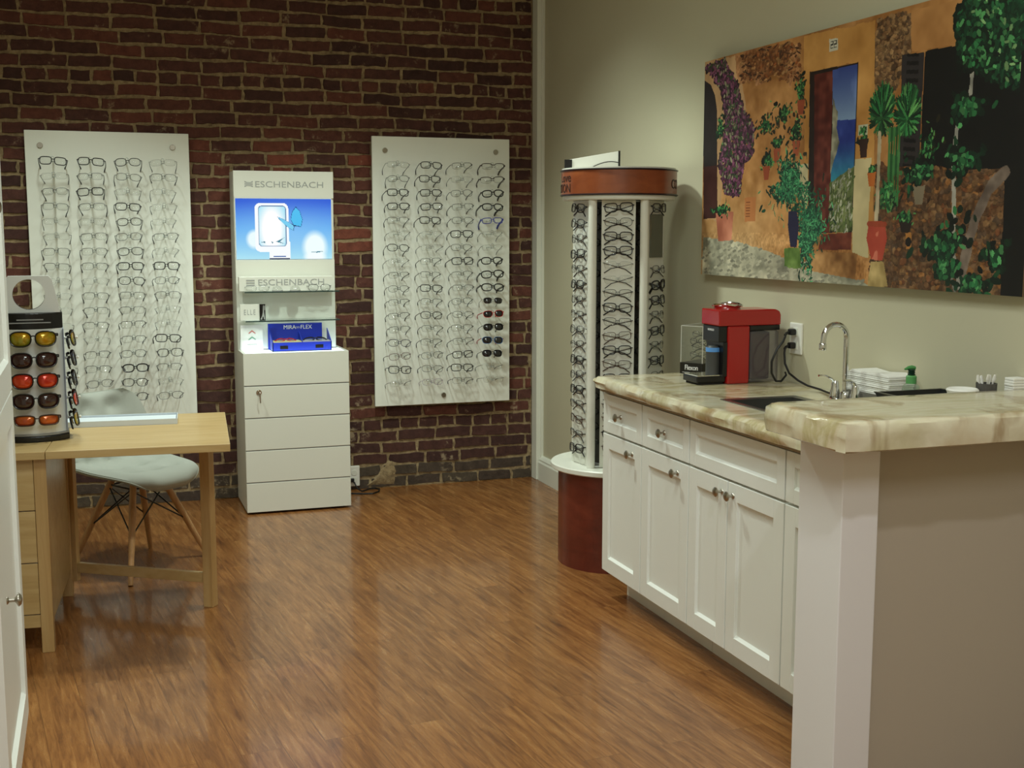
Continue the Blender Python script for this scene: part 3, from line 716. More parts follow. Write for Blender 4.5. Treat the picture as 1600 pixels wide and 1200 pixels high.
b = MB(); b.prism([(-0.42, z0 + 0.0525), (-0.31, z0 + 0.0525), (-0.31, z0 + 0.10), (-0.42, z0 + 0.056)], -1.4485, -1.4445, 0); bd(b, 'divider', BL)
b = MB(); b.box((-1.566, -0.4262, z0 + 0.013), (-1.524, -0.425, z0 + 0.031)); bd(b, 'label_tag', M['black'])
b = MB(); b.box((-1.376, -0.4262, z0 + 0.015), (-1.334, -0.425, z0 + 0.033)); bd(b, 'label_tag', M['black'])
STY['q'] = ('red', ('round', 0.024, 0.020, 0.0022, FR, FR, CL, False, False, 0.0026))
eyeglasses('q', (-1.527, -0.372, z0 + 0.0600), R(3), R(-72), 0, 0.98, 'red round-rimmed glasses lying in left half of the blue box', 'glasses in the blue box', 'folded')
eyeglasses('t', (-1.368, -0.372, z0 + 0.0605), R(-3), R(-66), 0, 0.98, 'black chunky glasses lying in right half of the blue box', 'glasses in the blue box', 'folded')

for o in COL.objects:                        # the card, the blue box and its glasses stand at the back of the ledge
    if o.parent is None and (o.name in ('chevron_card', 'display_box') or o.get('group') == 'glasses in the blue box'): o.location.y += 0.064

# power outlet and cord beside the kiosk
t = thing('wall_outlet', 'small white outlet plate low on brick wall beside the kiosk', 'outlet', (-1.105, -0.006, 0.083)); bd = world_bd(t)
b = MB(); b.box((-1.141, -0.012, 0.022), (-1.072, 0.004, 0.142), 0.005, seg=3); bd(b, 'plate', M['plastic_white'])
b = MB()
for z in (0.062, 0.102): b.lathe([(0.016, -0.0145), (0.017, -0.0125), (0.017, -0.011)], (-1.105, 0, z), 20, 1)
bd(b, 'socket', M['white'])

# ------------------------------------------------------------------ revolving frame tower
TX, TY = -0.275, -1.87
def tower():
    t = thing('display_tower', 'tall revolving eyeglass tower with cherry drum base and orange-brown header ring', 'display tower', (TX, TY, 0))
    def bd(mb, name, m, par=t, label=None):
        o = mb.build(name, m, par); 
        if label: o['label'] = label
        return o
    b = MB(); b.lathe([(0.262, 0.0), (0.262, 0.435)], n=56); bd(b, 'drum_base', M['cherry'])
    b = MB(); b.lathe([(0.292, 0.4355), (0.297, 0.440), (0.297, 0.457), (0.292, 0.462)], n=64); bd(b, 'base_disc', M['white'])
    b = MB(); b.lathe([(0.112, 0.4625), (0.112, 1.628)], n=24); bd(b, 'core', mat('dark_grey_core', lin(84, 80, 72), 0.6))  # dark drum added to keep the gaps between the panels dark
    AP, va = 0.19, R(-90 - 24)          # the facing panel looks at the viewer's side
    for k in range(6):
        a = va + k * R(60)
        Mx = Matrix.Rotation(a + R(90), 4, 'Z')
        b = MB(); b.box((-0.073, -AP, 0.4625), (0.073, -AP + 0.008, 1.632), 0.002, Mx); p = bd(b, 'display_panel', M['white'])
        if k in (0, 1, 5):
            for r in range(18 if k == 0 else 17):
                if k == 1 and 1 <= r <= 3: continue
                z = 1.600 - 0.0613 * r if k == 0 else 1.60 - 0.0665 * r
                b = MB(); b.tube([(0, -AP - 0.012, z + 0.002), (0, -AP + 0.0005, z - 0.002)], 0.0035, 6); b.v = [tuple(Mx @ Vector(v)) for v in b.v]; bd(b, 'holder_peg', M['rodacr'], p)
        if k == 1:
            b = MB(); b.box((-0.062, -AP - 0.006, 1.385), (0.052, -AP - 0.0005, 1.572), 0.002, Mx); bd(b, 'mirror', mat('mirror_glass', lin(140, 140, 132), 0.08, 0.9), p, 'rectangular mirror')
        ap = a + R(30)
        if k in (1, 4): continue
        b = MB(); b.lathe([(0.0185, 0.4625), (0.0185, 1.632)], (0.222 * math.cos(ap), 0.222 * math.sin(ap), 0), 20); bd(b, 'corner_post', M['white'])
    b = MB(); b.lathe([(0.246, 1.633), (0.250, 1.638), (0.250, 1.652)], n=64); bd(b, 'underside_disc', M['white'])
    b = MB(); b.lathe([(0.256, 1.652), (0.256, 1.764)], n=72); h = bd(b, 'header_ring', M['cherry2'])
    for z in (1.652, 1.758):
        b = MB(); b.lathe([(0.2565, z), (0.2605, z + 0.002), (0.2605, z + 0.006), (0.2565, z + 0.008)], n=72); bd(b, 'edge_band', mat('dark_edge_band', lin(36, 20, 26), 0.3), h)
    b = MB(); b.lathe([(0.252, 1.7645), (0.252, 1.772)], n=64); bd(b, 'top_disc', M['white'])
    def curved(txt, ang, z, size, sx):
        me = text_mesh(txt, size, 0.0008, 'lettering', M['dark_wood_letter'], 1.0, sx)
        for v in me.vertices:
            aa = ang + v.co.x / 0.2568; rr = 0.2568 - v.co.y; v.co = (rr * math.cos(aa), rr * math.sin(aa), v.co.z + z)
        o = link('lettering', me, h)
    curved('Love', R(-114 - 66), 1.729, 0.056, 1.0); curved('ACTION', R(-114 - 76.0), 1.683, 0.054, 0.95)
    curved('CO', R(-114 + 71), 1.700, 0.058, 0.95)
    return t, AP, va
T, AP, va = tower()
TP = {0: 'kgkkrrsksdkdksgzkd', 1: 'k...gtkskskgsktkg', 5: 'kcgkskgsgskgksdsk'}
rng = random.Random(9)
FACE = {0: 'front face of the tower', 1: 'right face of the tower', 5: 'left face of the tower'}
for k in (0, 1, 5):
    a = va + k * R(60); nx, ny = math.cos(a), math.sin(a)
    for r in range(len(TP[k])):
        s = TP[k][r]
        if s == '.': continue
        z = 1.600 - (0.0613 if k == 0 else 0.0665) * r
        d = AP + 0.023
        eyeglasses(s, (TX + nx * d, TY + ny * d, z), a + R(90) + R(rng.uniform(-3, 3)), R(-4 + rng.uniform(-4, 4)), R(rng.uniform(-4, 4)), 0.98 if k == 0 else rng.uniform(0.93, 1.0),
                   '%s glasses on %s, %s' % (STY[s][0], FACE[k], (ORD[r] + ' from top') if r else 'topmost'), 'glasses on the ' + FACE[k], 'folded')
# frames on the inner column, seen through the gaps beside the front panel
for side, off in (('left', -34), ('right', 34)):
    a = va + R(off)
    for r in range(16):
        s = 'kdkskc'[(r * 5 + (off > 0)) % 6]
        d = 0.135
        eyeglasses(s, (TX + math.cos(a) * d, TY + math.sin(a) * d, 1.585 - 0.068 * r), a + R(90 + (20 if off < 0 else -20)), R(rng.uniform(-8, 4)), R(rng.uniform(-6, 6)), 0.85,
                   '%s glasses inside the tower %s gap, %s' % (STY[s][0], side, (ORD[r] + ' from top') if r else 'topmost'), 'glasses inside the tower', 'folded')
t = thing('sign_card', 'small white card with a drawn eyeglass frame standing on the tower top', 'sign', (-0.375, -1.80, 1.7722)); bd = world_bd(t)
b = MB(); b.prism([(-0.495, 1.7722), (-0.262, 1.7722), (-0.262, 1.852), (-0.495, 1.812)], -1.815, -1.803, 1, 0.001, Matrix.Translation((-0.38, -1.809, 0)) @ Matrix.Rotation(R(-14), 4, 'Z') @ Matrix.Translation((0.38, 1.809, 0))); bd(b, 'card', M['paper'])
b = MB(); Mx = Matrix.Translation((-0.38, -1.809, 0)) @ Matrix.Rotation(R(-14), 4, 'Z') @ Matrix.Translation((0.38, 1.809, 0))
b.box((-0.262, -1.818, 1.7722), (-0.254, -1.800, 1.854), 0, Mx); b.box((-0.503, -1.818, 1.7722), (-0.470, -1.802, 1.814), 0, Mx); bd(b, 'frame_edge', M['black'])
b = MB(); b.tube([Mx @ Vector((-0.385 + 0.125 * u, -1.8165, 1.774 + 0.032 * math.sin(math.pi * (0.05 + 0.62 * u)))) for u in [k / 10 for k in range(11)]], 0.0018, 5); bd(b, 'printed_frame', M['black'])

# ------------------------------------------------------------------ base cabinets
FX, DX, CBK = -0.54, -0.56, 0.025
def shaker(b, y0, y1, z0, z1, fr=0.058, rec=0.011):
    """framed door face: boards around a recessed panel, facing -X"""
    b.box((DX, y0, z0), (FX - 0.0005, y0 + fr, z1), 0.0015); b.box((DX, y1 - fr, z0), (FX - 0.0005, y1, z1), 0.0015)
    b.box((DX, y0 + fr, z0), (FX - 0.0005, y1 - fr, z0 + fr), 0.001); b.box((DX, y0 + fr, z1 - fr), (FX - 0.0005, y1 - fr, z1), 0.001)
    b.box((DX + rec, y0 + fr, z0 + fr), (FX - 0.001, y1 - fr, z1 - fr))
    c = 0.008                                # sloped bead inside the frame
    for (ya, yb, za, zb, ax) in ((y0 + fr, y1 - fr, z0 + fr, z0 + fr + c, 'b'), (y0 + fr, y1 - fr, z1 - fr - c, z1 - fr, 't')):
        pts = [(DX + 0.001, za), (DX + rec, za), (DX + rec, zb)] if ax == 'b' else [(DX + 0.001, zb), (DX + rec, zb), (DX + rec, za)]
        b.prism(pts, ya, yb, 1)
    return b
def knob(bd, par, y, z):
    b = MB(); b.lathe([(0.010, DX), (0.009, DX - 0.003), (0.0045, DX - 0.006), (0.0045, DX - 0.016), (0.009, DX - 0.020), (0.0165, DX - 0.023), (0.0165, DX - 0.026), (0.012, DX - 0.030), (0.004, DX - 0.031)][::-1], (0, y, z), 18, 0)
    bd(b, 'knob', M['nickel'], par)
def cabinet(y1, y0, label, doors, drawer, dk):
    t = thing('base_cabinet', label, 'cabinet', (-0.25, (y0 + y1) / 2, 0), 0, 'white base cabinets along the right wall'); bd = world_bd(t)
    b = MB(); e = 0.0006
    b.box((FX, y0 + e, 0.118), (CBK, y0 + e + 0.016, 0.8575), 0.001); b.box((FX, y1 - e - 0.016, 0.118), (CBK, y1 - e, 0.8575), 0.001)
    b.box((FX + 0.001, y0 + 0.0166, 0.118), (CBK, y1 - 0.0166, 0.134)); b.box((CBK - 0.012, y0 + 0.0166, 0.134), (CBK, y1 - 0.0166, 0.8575))
    b.box((FX + 0.001, y0 + 0.0166, 0.134), (FX + 0.012, y1 - 0.0166, 0.8575)); bd(b, 'carcass', M['cab'])
    b = MB(); b.box((-0.452, y0 + e, 0), (CBK, y1 - e - (0.02 if y1 > -2.4 else 0), 0.1175)); bd(b, 'toe_kick', M['cab'])
    b = MB(); shaker(b, y0 + 0.004, y1 - 0.004, 0.695, 0.850, 0.044); d = bd(b, 'drawer' if dk else 'false_drawer_front', M['cab'])
    if dk: knob(bd, d, dk, 0.772)
    for ya, yb, ky in doors:
        b = MB(); shaker(b, ya + 0.003, yb - 0.003, 0.116, 0.686); d = bd(b, 'door', M['cab'])
        if ky: knob(bd, d, ky, 0.645)
cabinet(-2.375, -2.742, 'white shaker base cabinet at far end of counter beside the display tower', [(-2.742, -2.375, -2.66)], True, -2.549)
cabinet(-2.743, -3.128, 'white shaker base cabinet with one drawer, second from the display tower', [(-3.128, -2.743, -3.044)], True, -2.933)
cabinet(-3.129, -3.747, 'wide white two-door sink cabinet with twin knobs under the faucet', [(-3.747, -3.4035, -3.4395), (-3.4025, -3.129, -3.3665)], True, None)
cabinet(-3.748, -4.088, 'white base cabinet mostly hidden behind the pillar of raised bar', [(-4.088, -3.748, None)], True, None)

def slab(xs, ys, z0, z1, hole=None, seed=1, jit=0.008, free=(1, 1, 1, 1), mid=0.0):
    """stone slab with a rough chiselled edge; free = which sides (x-, x+, y-, y+) are rough"""
    rng = random.Random(seed); b = MB(); nx, ny = len(xs), len(ys)
    skip = lambda i, j: hole and hole[0] <= i < hole[1] and hole[2] <= j < hole[3]
    levels = [(z1, -0.010), (z1 - 0.004, -0.003), (z1 - 0.010, 0.001), ((z0 + z1) / 2 + 0.004, 0.004), ((z0 + z1) / 2 - 0.006, 0.003), (z0 + 0.004, 0.0), (z0, -0.006)]
    top = {}; bot = {}
    bj = {}
    ring = [(i, 0) for i in range(nx)] + [(nx - 1, j) for j in range(1, ny)] + [(i, ny - 1) for i in range(nx - 2, -1, -1)] + [(0, j) for j in range(ny - 2, 0, -1)]
    def nrm(i, j):
        n = Vector((0, 0, 0))
        if i == 0 and free[0]: n.x = -1
        if i == nx - 1 and free[1]: n.x = 1
        if j == 0 and free[2]: n.y = -1
        if j == ny - 1 and free[3]: n.y = 1
        return n
    V = []
    def av(p): V.append(p); return len(V) - 1
    for i in range(nx):
        for j in range(ny):
            edge = i in (0, nx - 1) or j in (0, ny - 1)
            if edge: bj[i, j] = [rng.uniform(-jit, jit) for _ in levels]
            n = nrm(i, j); corner = n.x and n.y
            o = (levels[0][1] + (bj[i, j][0] * 0.5 if edge else 0)) if edge else 0
            s = 0.5 if corner else 1
            ins = -0.006 if corner else 0
            top[i, j] = av(Vector((xs[i], ys[j], z1)) + n * (o + ins if edge else 0))
            o = levels[-1][1] + (bj[i, j][-1] if edge else 0)
            bot[i, j] = av(Vector((xs[i], ys[j], z0)) + n * (o + ins if edge else 0))
    F = []
    for i in range(nx - 1):
        for j in range(ny - 1):
            if skip(i, j): continue
            F.append((top[i, j], top[i + 1, j], top[i + 1, j + 1], top[i, j + 1])); F.append((bot[i, j], bot[i, j + 1], bot[i + 1, j + 1], bot[i + 1, j]))
    prev = [top[p] for p in ring]
    for l in range(1, len(levels) - 1):
        cur = []
        for p in ring:
            n = nrm(*p); ins = -0.006 if (n.x and n.y) else 0
            cur.append(av(Vector((xs[p[0]], ys[p[1]], levels[l][0] + bj[p][l] * 0.2)) + n * (levels[l][1] + bj[p][l] + ins)))
        for k in range(len(ring)): F.append((prev[k], prev[(k + 1) % len(ring)], cur[(k + 1) % len(ring)], cur[k]))
        prev = cur
    cur = [bot[p] for p in ring]
    for k in range(len(ring)): F.append((prev[k], prev[(k + 1) % len(ring)], cur[(k + 1) % len(ring)], cur[k]))
    if hole:
        a0, a1, c0, c1 = hole
        for i in range(a0, a1):
            for j in (c0, c1): F.append((top[i, j], top[i + 1, j], bot[i + 1, j], bot[i, j]))
        for j in range(c0, c1):
            for i in (a0, a1): F.append((top[i, j], top[i, j + 1], bot[i, j + 1], bot[i, j]))
    b.add(V, F); return b
def lin_steps(a, b, n): return [a + (b - a) * i / n for i in range(n + 1)]

t = thing('worktop', 'cream and olive onyx worktop with rough chiselled edge over white base cabinets', 'countertop', (-0.28, -3.2, 0.858)); bd = world_bd(t)
xs = [-0.605, -0.56, -0.45, -0.36, -0.27, -0.18, -0.12, -0.05, 0.036]; ys = lin_steps(-4.085, -3.62, 12) + lin_steps(-3.62, -3.18, 12)[1:] + lin_steps(-3.18, -2.375, 22)[1:]
hj0 = 12; hj1 = 24
bd(slab(xs, ys, 0.873, 0.920, (2, 5, hj0, hj1), 3, 0.004, (1, 0, 0, 1)), 'slab', M['onyx'])
b = MB(); b.box((-0.575, -4.086, 0.8582), (-0.556, -2.376, 0.8725)); b.box((-0.556, -2.41, 0.8582), (0.036, -2.376, 0.8725)); b.box((-0.1, -4.086, 0.8582), (0.036, -2.41, 0.8725)); bd(b, 'substrate', mat('brown_board_edge', lin(150, 134, 106), 0.7))
t = thing('sink', 'stainless steel sink set into the onyx worktop behind raised bar', 'sink', (-0.285, -3.4, 0.72)); bd = world_bd(t)
x0, x1, y0, y1 = -0.452, -0.178, -3.622, -3.178
b = MB(); ro = [(x0 - 0.012, y0 - 0.012), (x1 + 0.012, y0 - 0.012), (x1 + 0.012, y1 + 0.012), (x0 - 0.012, y1 + 0.012)]
ri = [(x0 + 0.014, y0 + 0.014), (x1 - 0.014, y0 + 0.014), (x1 - 0.014, y1 - 0.014), (x0 + 0.014, y1 - 0.014)]
rb = [(x0 + 0.03, y0 + 0.03), (x1 - 0.03, y0 + 0.03), (x1 - 0.03, y1 - 0.03), (x0 + 0.03, y1 - 0.03)]
rings = [[(x, y, 0.9205) for x, y in ro], [(x, y, 0.923) for x, y in ro], [(x, y, 0.921) for x, y in ri], [(x, y, 0.905) for x, y in ri], [(x, y, 0.750) for x, y in rb]]
V = [p for r_ in rings for p in r_]; F = [(k * 4 + i, k * 4 + (i + 1) % 4, (k + 1) * 4 + (i + 1) % 4, (k + 1) * 4 + i) for k in range(4) for i in range(4)] + [(16, 17, 18, 19)]
b.add(V, F); bd(b, 'basin', M['steel'])
b = MB(); b.lathe([(0.03, 0.7505), (0.03, 0.753), (0.012, 0.7525)], (-0.315, -3.4, 0), 20); bd(b, 'drain', M['chrome'])

t = thing('faucet', 'chrome gooseneck faucet with two lever handles behind the sink', 'faucet', (-0.11, -3.385, 0.9202)); bd = world_bd(t)
b = MB(); b.prism([(-0.11 + 0.026 * math.cos(a), -3.385 + 0.085 * math.sin(a)) for a in [2 * math.pi * k / 24 for k in range(24)]], 0.9202, 0.936, 2, 0.003); bd(b, 'base_plate', M['chrome'])
b = MB(); b.lathe([(0.018, 0.936), (0.018, 0.950), (0.0125, 0.962)], (-0.11, -3.385, 0), 20)
rr = 0.045; pts = [(-0.11, -3.385, 0.95), (-0.11, -3.385, 1.05), (-0.11, -3.385, 1.135)] + [(-0.11 - rr + rr * math.cos(a), -3.385, 1.145 + rr * math.sin(a)) for a in [math.pi * k / 12 for k in range(12)]] + [(-0.11 - 2 * rr, -3.385, 1.145), (-0.11 - 2 * rr - 0.003, -3.385, 1.122)]
b.tube(pts, 0.0095, 14); b.lathe([(0.0115, 1.105), (0.0125, 1.108), (0.0125, 1.126), (0.0105, 1.129)], (-0.11 - 2 * rr - 0.003, -3.385, 0), 16); bd(b, 'spout', M['chrome'])
for sy in (1, -1):
    y = -3.385 + sy * 0.058; b = MB()
    b.lathe([(0.019, 0.936), (0.019, 0.945), (0.014, 0.965), (0.012, 0.985), (0.009, 0.992)], (-0.11, y, 0), 18)
    b.tube([(-0.11, y, 0.982), (-0.122, y + sy * 0.005, 0.998), (-0.142, y + sy * 0.012, 1.008), (-0.165, y + sy * 0.018, 1.009)], [0.009, 0.008, 0.0075, 0.006], 10, sq=(1.0, 0.7)); bd(b, 'handle', M['chrome'])

# raised bar with its pillar and knee wall
b = MB(); b.box((-0.738, -4.297, 0), (-0.628, -4.10, 0.974), 0.003); tag(b.build('support_pillar', M['post']), 'square white pillar carrying the near end of raised bar', 'pillar')
b = MB(); b.box((-0.627, -4.265, 0), (0.038, -4.105, 0.974)); struct(b.build('wall_knee', M['knee'], smooth=False))
t = thing('bar_top', 'thick cream onyx bar top with chiselled edge on the white pillar', 'countertop', (-0.4, -4.25, 0.975)); bd = world_bd(t)
bd(slab([-0.835] + lin_steps(-0.79, 0.036, 22), lin_steps(-4.44, -4.065, 9), 0.9755, 1.050, None, 8, 0.0045, (1, 0, 1, 1)), 'slab', M['onyx'])

# ------------------------------------------------------------------ things on the worktop
t = thing('frame_showcase', 'clear acrylic showcase of glasses on a black lettered base beside red coffee machine', 'display case', (-0.235, -2.411, 0.9203), R(-58.9))
def bl(mb, name, m, par, label=None): 
    o = mb.build(name, m, par)
    if label: o['label'] = label
    return o
b = MB(); b.box((0, 0, 0), (0.107, 0.185, 0.046), 0.002); bl(b, 'base', M['black'], t)
me = text_mesh('Flexon', 0.030, 0.0004, 'lettering', M['letterw'], 0.92, 0.85); me.transform(Matrix.Translation((0.055, -0.0004, 0.026))); link('lettering', me, t)
b = MB(); b.box((0.012, -0.0008, 0.006), (0.08, -0.0001, 0.0072)); bl(b, 'underline', M['letterw'], t)
b = MB()
for lo, hi in (((0.002, 0.002, 0.0462), (0.105, 0.004, 0.195)), ((0.002, 0.181, 0.0462), (0.105, 0.183, 0.195)), ((0.002, 0.004, 0.0462), (0.004, 0.181, 0.195)), ((0.103, 0.004, 0.0462), (0.105, 0.181, 0.195)), ((0.002, 0.002, 0.195), (0.105, 0.183, 0.197))): b.box(lo, hi)
bl(b, 'cover', M['acrylic'], t)
b = MB(); e = 0.0012
for x in (0.003, 0.104):
    for y in (0.003, 0.182): b.box((x - e, y - e, 0.0465), (x + e, y + e, 0.197))
for x in (0.003, 0.104): b.box((x - e, 0.003, 0.1965 - e), (x + e, 0.182, 0.1965 + e))
for y in (0.003, 0.182): b.box((0.003, y - e, 0.1965 - e), (0.104, y + e, 0.1965 + e))
bl(b, 'cover_edge', mat('frosted_edge', lin(205, 205, 196), 0.4), t)
fwd = Vector((math.cos(R(-58.9)), math.sin(R(-58.9)), 0)); inn = Vector((-fwd.y, fwd.x, 0))
for i, (z, st) in enumerate(((0.075, 'g'), (0.103, 's'), (0.131, 'c'), (0.159, 'g'))):
    p = Vector((-0.235, -2.411, 0.9203 + z)) + fwd * 0.052 + inn * (0.05 + 0.02 * (i % 2))
    eyeglasses(st, p, R(-58.9) + R(4 * (i % 2)), R(-4), 0, 0.62, '%s glasses inside the acrylic showcase, %s' % (STY[st][0], ('lowest', 'second from bottom', 'third from bottom', 'topmost')[i]), 'glasses inside the acrylic showcase', 'folded')

t = thing('coffee_machine', 'red pod coffee machine with smoked water tank on the onyx worktop', 'coffee machine', (-0.12, -2.73, 0.9203)); bd = world_bd(t)
z0 = 0.9203; ya, yb = -2.80, -2.66
b = MB(); b.box((-0.232, ya, z0), (-0.138, yb, z0 + 0.222), 0.006); bd(b, 'body', M['red'])
b = MB(); b.prism([(-0.272, z0 + 0.2225), (-0.005, z0 + 0.2225), (-0.005, z0 + 0.262), (-0.012, z0 + 0.276), (-0.028, z0 + 0.283), (-0.272, z0 + 0.284)], ya - 0.002, yb + 0.002, 1, 0.005); hd = bd(b, 'head', M['red'])
b = MB(); b.lathe([(0.052, z0 + 0.283), (0.050, z0 + 0.293), (0.044, z0 + 0.300), (0.02, z0 + 0.302)], (-0.20, -2.73, 0), 28); lid = bd(b, 'lid', M['red'])
b = MB(); b.tube([(-0.20 + 0.056 * math.cos(a), -2.73 + 0.056 * math.sin(a), z0 + 0.300 + 0.004 * math.sin(a * 2)) for a in [2 * math.pi * k / 28 for k in range(28)]], 0.0042, 8, True); bd(b, 'lever_ring', M['chrome'], lid)
b = MB(); b.box((-0.268, ya + 0.006, z0 + 0.160), (-0.2325, yb - 0.006, z0 + 0.222), 0.003); b.box((-0.250, ya + 0.004, z0 + 0.03), (-0.2325, yb - 0.004, z0 + 0.160)); bd(b, 'brew_front', M['black'])
me = text_mesh('NESPRESSO', 0.011, 0.0003, 'lettering', M['letterw'], 1.0, 0.9); me.transform(Matrix.Translation(Vector((-0.2686, -2.73, z0 + 0.205)) - Vector(t.location)) @ Matrix.Rotation(R(-90), 4, 'Z')); link('lettering', me, t)
b = MB(); b.lathe([(0.028, z0 + 0.035), (0.028, z0 + 0.135), (0.020, z0 + 0.145)], (-0.2632, -2.742, 0), 24); cup = bd(b, 'capsule_bin', mat('dark_grey_plastic', lin(62, 62, 60), 0.5))
b = MB(); b.lathe([(0.0285, z0 + 0.122), (0.0285, z0 + 0.138)], (-0.2632, -2.742, 0), 24); bd(b, 'blue_band', mat('blue_light_plastic', lin(90, 150, 220), 0.4), cup)
b = MB(); b.box((-0.355, ya + 0.012, z0 + 0.008), (-0.233, yb - 0.012, z0 + 0.032), 0.004); tr = bd(b, 'drip_tray', M['black'])
b = MB(); b.box((-0.350, ya + 0.016, z0 + 0.0322), (-0.237, yb - 0.016, z0 + 0.036)); bd(b, 'drip_grid', M['chrome'], tr)
b = MB(); b.box((-0.345, ya + 0.02, z0), (-0.24, yb - 0.02, z0 + 0.008)); bd(b, 'foot', M['blackm'])
b = MB(); b.box((-0.136, ya + 0.002, z0 + 0.002), (-0.008, yb - 0.002, z0 + 0.202), 0.010); tk = bd(b, 'water_tank', M['smoke'], label='smoked clear water tank')
b = MB(); b.box((-0.137, ya + 0.001, z0 + 0.2025), (-0.007, yb - 0.001, z0 + 0.2222), 0.003); bd(b, 'tank_lid', M['black'], tk)
b = MB(); b.box((-0.120, ya + 0.03, z0 + 0.008), (-0.03, yb - 0.02, z0 + 0.196), 0.01); bd(b, 'back_housing', mat('dark_red_plastic', lin(74, 22, 24), 0.4))

t = thing('wall_outlet', 'white wall outlet plate with black plugs beside red coffee machine', 'outlet', (WX, -2.845, 1.09)); bd = world_bd(t)
b = MB(); b.box((WX - 0.008, -2.887, 1.032), (WX + 0.002, -2.803, 1.152), 0.004); bd(b, 'plate', M['plastic_white'])
b = MB(); 
for z in (1.066, 1.118): b.box((WX - 0.0105, -2.863, z - 0.016), (WX - 0.0075, -2.827, z + 0.016), 0.004)
bd(b, 'socket', M['white'])
CORDS = {1.066: [(-0.018, -2.856, 1.058), (-0.024, -2.862, 1.04), (-0.024, -2.868, 1.0), (-0.018, -2.89, 0.965), (-0.01, -2.94, 0.943), (-0.006, -3.0, 0.930), (-0.005, -3.08, 0.926), (-0.03, -3.18, 0.9255), (-0.07, -3.27, 0.9255)],
         1.118: [(-0.019, -2.858, 1.104), (-0.035, -2.868, 1.085), (-0.062, -2.87, 1.055), (-0.082, -2.868, 1.01), (-0.080, -2.866, 0.965), (-0.06, -2.864, 0.934), (-0.035, -2.862, 0.932), (-0.012, -2.86, 0.955), (-0.004, -2.84, 0.962)]}
for z, lab in ((1.118, 'black plug in upper outlet socket with cord looped over the water tank'), (1.066, 'black plug in lower outlet socket with cord drooping to the faucet')):
    t = thing('power_plug', lab, 'plug', (WX - 0.03, -2.845, z), 0, 'black plugs in the wall outlet'); bd = world_bd(t)
    b = MB(); b.box((WX - 0.036, -2.858, z - 0.012), (WX - 0.011, -2.832, z + 0.012), 0.005); bd(b, 'plug_body', M['rubber'])
    b = MB(); b.tube([(WX - 0.034, -2.845, z), (WX - 0.05, -2.85, z - 0.004), (WX - 0.058, -2.853, z - 0.012)], 0.0055, 8); bd(b, 'strain_relief', M['rubber'])
    b = MB(); b.tube(CORDS[z], 0.0042, 8); bd(b, 'cord', M['rubber'])

t = thing('towel_tray', 'woven dark metal tray under the paper towels behind faucet', 'tray', (-0.035, -3.44, 0.9203)); bd = world_bd(t)
def mesh_mat():
    m = mat('perforated_metal', lin(120, 118, 112), 0.35, 0.7); v = coords(m, (1, 1, 1)); vo = nd(m, 'ShaderNodeTexVoronoi', Scale=150); vo.inputs['Randomness'].default_value = 0.0; lk(m, v, vo.inputs['Vector'])
    r = ramp(m, vo.outputs['Distance'], [(0.28, lin(30, 28, 26)), (0.36, lin(150, 148, 140))]); lk(m, r.outputs[0], bsdf(m).inputs['Base Color']); return m
b = MB(); X0, X1, Y0, Y1 = -0.078, 0.034, -3.575, -3.335
b.box((X0, Y0, 0.9203), (X1, Y1, 0.924)); b.box((X0, Y0, 0.924), (X0 + 0.003, Y1, 0.966)); b.box((X1 - 0.003, Y0, 0.924), (X1, Y1, 0.966)); b.box((X0, Y0, 0.924), (X1, Y0 + 0.003, 0.966)); b.box((X0, Y1 - 0.003, 0.924), (X1, Y1, 0.966)); bd(b, 'tray', mesh_mat())
t = thing('paper_towels', 'thick stack of folded white paper towels on the woven metal tray', 'paper towels', (-0.035, -3.455, 0.9242)); bd = world_bd(t)
b = MB()
for k in range(16):
    z = 0.9245 + k * 0.0062; w = 0.002 * math.sin(k * 1.7); 
    b.box((X0 + 0.006 + w, Y0 + 0.006 - w, z), (X1 - 0.006 + w * 0.5, Y1 - 0.006 + w, z + 0.0058), 0.0022)
b.prism([(Y0 + 0.007, 1.0238), (Y1 - 0.007, 1.0238), (Y1 - 0.03, 1.036), (-3.44, 1.030), (Y0 + 0.05, 1.037), (Y0 + 0.008, 1.030)], X0 + 0.006, X1 - 0.006, 0, 0.002); bd(b, 'stack', M['paper'])
t = thing('soap_bottle', 'small green pump soap bottle behind the raised bar', 'soap bottle', (-0.055, -3.66, 0.9203)); bd = world_bd(t)
cx, cy = -0.055, -3.66
b = MB(); b.lathe([(0.026, 0.9203), (0.029, 0.925), (0.029, 0.995), (0.026, 1.012), (0.016, 1.020)], (cx, cy, 0), 24); bd(b, 'bottle', M['soapc'])
b = MB(); b.lathe([(0.0245, 0.924), (0.0245, 0.985)], (cx, cy, 0), 24); bd(b, 'liquid', mat('green_soap', lin(60, 140, 60), 0.3))
b = MB(); b.lathe([(0.0165, 1.0202), (0.0165, 1.042), (0.013, 1.046)], (cx, cy, 0), 20); bd(b, 'collar', mat('green_plastic', lin(92, 160, 92), 0.4))
b = MB(); b.lathe([(0.0105, 1.0462), (0.0125, 1.050), (0.009, 1.053), (0.0125, 1.056), (0.009, 1.059), (0.0125, 1.062), (0.009, 1.066)], (cx, cy, 0), 18); bd(b, 'pump', mat('dark_green_plastic', lin(14, 52, 34), 0.4))
b = MB(); b.tube([(cx + 0.012, cy, 1.0685), (cx, cy, 1.070), (cx - 0.012, cy, 1.070), (cx - 0.026, cy, 1.066)], [0.006, 0.008, 0.006, 0.003], 8); bd(b, 'nozzle', mat('green_plastic_nozzle', lin(80, 150, 84), 0.4))
t = thing('dish_tray', 'black shallow dish tray on worktop behind the raised bar', 'tray', (-0.10, -3.82, 0.9203)); bd = world_bd(t)
b = MB(); X0, X1, Y0, Y1 = -0.225, 0.030, -3.93, -3.70
